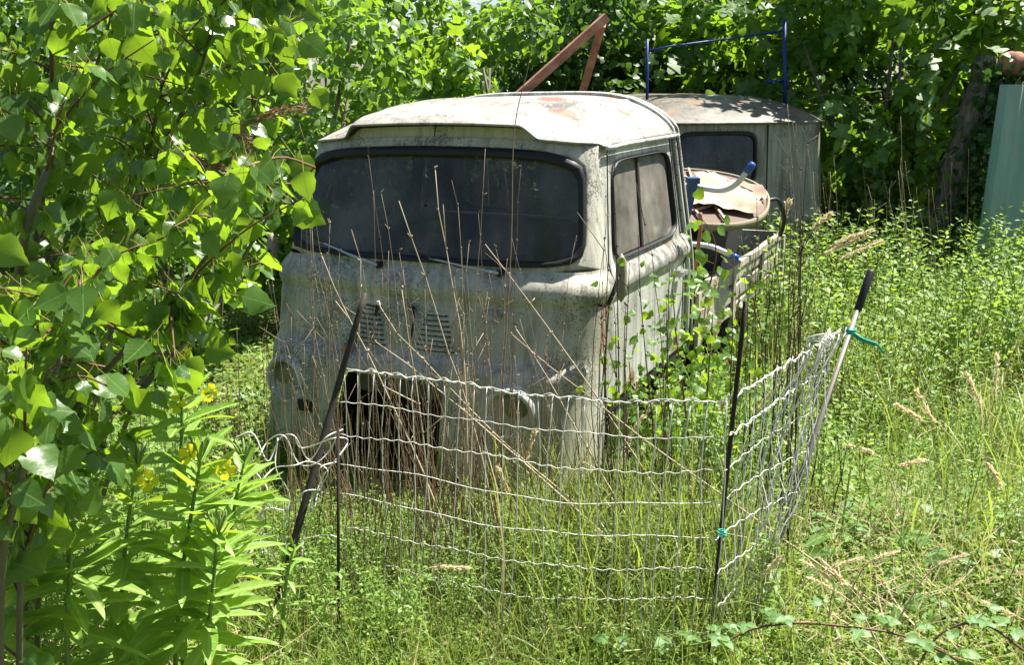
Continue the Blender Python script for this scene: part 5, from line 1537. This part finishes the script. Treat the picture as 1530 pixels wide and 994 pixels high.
def build_meadow():
    g = np.random.default_rng(77)
    # ground cover
    SPR = [sprig(500 + i, 8, .55, .7) for i in range(5)]
    x, y, z = field(32000, 1.75, 12, g, 1.8)
    n = len(x)
    kk = g.random(n) > .45 * strip(x, y); x, y, z = x[kk], y[kk], z[kk]; n = len(x)
    s = g.uniform(.035, .085, n) * np.interp(y, [2, 6, 12], [.85, 1.5, 2.4])
    o = link('ground_cover', scatter_mesh('ground_cover', SPR, g.integers(5, size=n), np.stack([x, y, z], 1), rotz(g.uniform(0, 6.28, n), g), s, [M['cover']]))
    tag(o, 'low green clover-like ground cover all over the meadow floor', None, None, 'stuff')
    # short and medium grass
    x, y, z = field(46000, 1.7, 13, g, 1.75)
    tufts = .5 + .5 * np.sin(2.1 * x + 1.3 * y) * np.sin(1.1 * x - 2.3 * y + 1)
    k_ = g.random(len(x)) < .35 + .65 * tufts
    x, y, z = x[k_], y[k_], z[k_]; n = len(x)
    h = g.uniform(.04, .15, n) * np.interp(y, [2, 8], [.9, 1.5]) * (1 - .5 * strip(x, y))
    o = link('grass', scatter_mesh('grass', BLADES, g.integers(4, size=n), np.stack([x, y, z], 1), rotz(g.uniform(0, 6.28, n), g, .35), h, [M['grass']]))
    tag(o, 'green and straw-coloured grass blades covering the ground', None, None, 'stuff')
    # long grass behind the fence and round the truck
    def longgrass(n, cx, cy, sx, sy, hr, mat, lb):
        x = g.normal(cx, sx, n); y = g.normal(cy, sy, n)
        k_ = outside_truck(x, y, -.02) & (y > 2.2) & (g.random(n) > .75 * strip(x, y)); x, y = x[k_], y[k_]; n = len(x)
        P = np.stack([x, y, ground_z(x, y)], 1)
        BL = [blade(.3, .006), blade(.7, .007), blade(1.2, .006), blade(1.9, .008)]
        o = link('long_grass', scatter_mesh('long_grass', BL, g.integers(4, size=n), P, rotz(g.uniform(0, 6.28, n), g, .15), g.uniform(*hr, n), [M[mat]]))
        tag(o, lb, None, None, 'stuff')
    longgrass(2000, .45, 3.0, .24, .24, (.2, .55), 'grass', 'long yellow-green grass behind the right half of the fence')
    longgrass(1100, -.3, 2.9, .45, .2, (.1, .28), 'grass', 'long grass at the foot of the truck front')
    longgrass(1800, 1.75, 5.6, .45, 1.2, (.2, .48), 'grass', 'tall grass along the side of the truck bed')
    longgrass(700, 1.3, 3.2, .6, .5, (.08, .25), 'straw', 'bleached straw lying in the sunny meadow')
    longgrass(1000, -1.35, 4.0, .3, .6, (.15, .42), 'grass', 'tall grass left of the truck front')
    longgrass(2600, 2.4, 5.6, 1.0, 1.3, (.25, .75), 'grass', 'arching tall grass among the weeds on the right')
    longgrass(500, 2.4, 5.4, 1.0, 1.3, (.3, .8), 'straw', 'bleached tall grass among the weeds on the right')
    longgrass(1600, 1.2, 3.1, .7, .5, (.12, .42), 'grass', 'loose grass tufts in the sunny foreground')
    longgrass(1300, -.1, 2.4, .5, .17, (.1, .34), 'grass', 'loose grass tufts along the bottom edge')
    longgrass(350, .0, 2.6, .5, .2, (.1, .25), 'straw', 'dry straw under the wire fence')
    # tangle of thin dead stems at the foot of the truck
    n = 430
    m = MB()
    for q in range(n):
        x = g.choice([g.normal(-.33, .22), g.uniform(-.85, .8), g.uniform(-.85, .8)]); y = g.uniform(2.75, 3.6)
        b = np.array([x, y, float(ground_z(x, y))])
        L = g.uniform(.2, .75); t = b + np.array([g.normal() * .16, g.normal() * .08, 1.0]) * L
        m.tube([b, (b + t) / 2 + g.normal(0, .02, 3), t], [.0019, .0015, .0007], 3, False)
    o = m.build('dead_stem_tangle', M['stalk']); tag(o, 'tangle of thin dead brown stems at the foot of the truck', None, None, 'stuff')
    # flattened pale straw
    x, y, z = field(11000, 1.9, 7, g, 1.5)
    k_ = (np.sin(1.9 * x + .7) * np.sin(1.6 * y + 1.1) + g.normal(0, .35, len(x)) > .6) | (g.random(len(x)) < 1.0 * strip(x, y)) | ((x - 1.25) ** 2 + (y - 3.35) ** 2 < .12)
    x, y, z = x[k_], y[k_], z[k_]; n = len(x)
    FL = [blade(.3, .012), blade(.7, .011), blade(1.0, .013)]
    a = g.uniform(0, 6.28, n); d = np.stack([np.cos(a), np.sin(a), g.uniform(0, .5, n)], 1)
    R = frames(d, np.tile([0, 0, 1.0], (n, 1)) + g.normal(0, .2, (n, 3)))
    R = np.stack([R[:, :, 0], R[:, :, 2], R[:, :, 1]], 2)
    o = link('straw', scatter_mesh('straw', FL, g.integers(3, size=n), np.stack([x, y, z + g.uniform(.005, .09, n)], 1), R, g.uniform(.08, .24, n), [M['straw']]))
    tag(o, 'flattened pale straw scattered over the meadow', None, None, 'stuff')
    # broad-leaved rosettes
    RO = [sprig(700 + i, 8, .28, .35) for i in range(3)]
    x, y, z = field(190, 2.7, 7, g, 1.5); n = len(x)
    o = link('broad_leaf_rosettes', scatter_mesh('broad_leaf_rosettes', RO, g.integers(3, size=n), np.stack([x, y, z], 1), rotz(g.uniform(0, 6.28, n), g), g.uniform(.14, .3, n), [M['bramble']]))
    tag(o, 'scattered broad leaved rosettes between the grass', None, None, 'stuff')
    # tall leafy weeds
    WD = [weed(600 + i) for i in range(6)]
    def weeds(n, fx, fy, hr, lb, seed):
        g = np.random.default_rng(seed)
        x = fx(n, g); y = fy(n, g); k_ = outside_truck(x, y, .03) & (np.sin(2.7 * x + 1) * np.sin(2.2 * y + x) + g.normal(0, .45, n) > -.35) & ((g.random(n) > .85 * strip(x, y)) | (seed == 8))
        x, y = x[k_], y[k_]; n = len(x)
        o = link('tall_weeds', scatter_mesh('tall_weeds', WD, g.integers(6, size=n), np.stack([x, y, ground_z(x, y)], 1), rotz(g.uniform(0, 6.28, n), g, .1), g.uniform(*hr, n) * np.clip((y - 3.2) / 3.0, .45, 1.0) ** (1 if seed == 1 else 0), [M['weed'], M['stem_green']]))
        tag(o, lb, None, None, 'stuff')
    weeds(2300, lambda n, g: g.uniform(1.5, 5.4, n), lambda n, g: g.uniform(3.9, 9.0, n), (.3, 1.0), 'dense bank of tall leafy weeds filling the right of the meadow', 1)
    weeds(260, lambda n, g: g.uniform(1.2, 2.2, n), lambda n, g: g.uniform(4.6, 7.5, n), (.22, .42), 'leafy weeds growing against the truck bed', 2)
    weeds(900, lambda n, g: g.uniform(.9, 3.2, n), lambda n, g: g.uniform(3.2, 5.5, n), (.10, .28), 'low leafy weeds in the middle of the meadow', 3)
    weeds(420, lambda n, g: g.uniform(-1.0, .7, n), lambda n, g: g.uniform(2.75, 3.75, n), (.07, .22), 'leafy weeds growing up in front of the truck', 4)
    weeds(260, lambda n, g: g.uniform(.62, 1.5, n), lambda n, g: g.uniform(3.3, 5.2, n), (.3, .62), 'leafy weeds hiding the lower side of the cab', 8)
    weeds(420, lambda n, g: g.uniform(-.75, .75, n), lambda n, g: g.uniform(2.45, 3.15, n), (.12, .34), 'leafy weeds tangled in the wire fence', 6)
    weeds(520, lambda n, g: g.uniform(.7, 3.0, n), lambda n, g: g.uniform(2.6, 4.8, n), (.14, .42), 'loose knee-high weeds in the sunny foreground', 7)
    weeds(1000, lambda n, g: g.uniform(-2.4, -1.08, n), lambda n, g: g.uniform(1.9, 4.8, n), (.2, .6), 'leafy weeds under the poplar saplings', 5)
build_meadow()
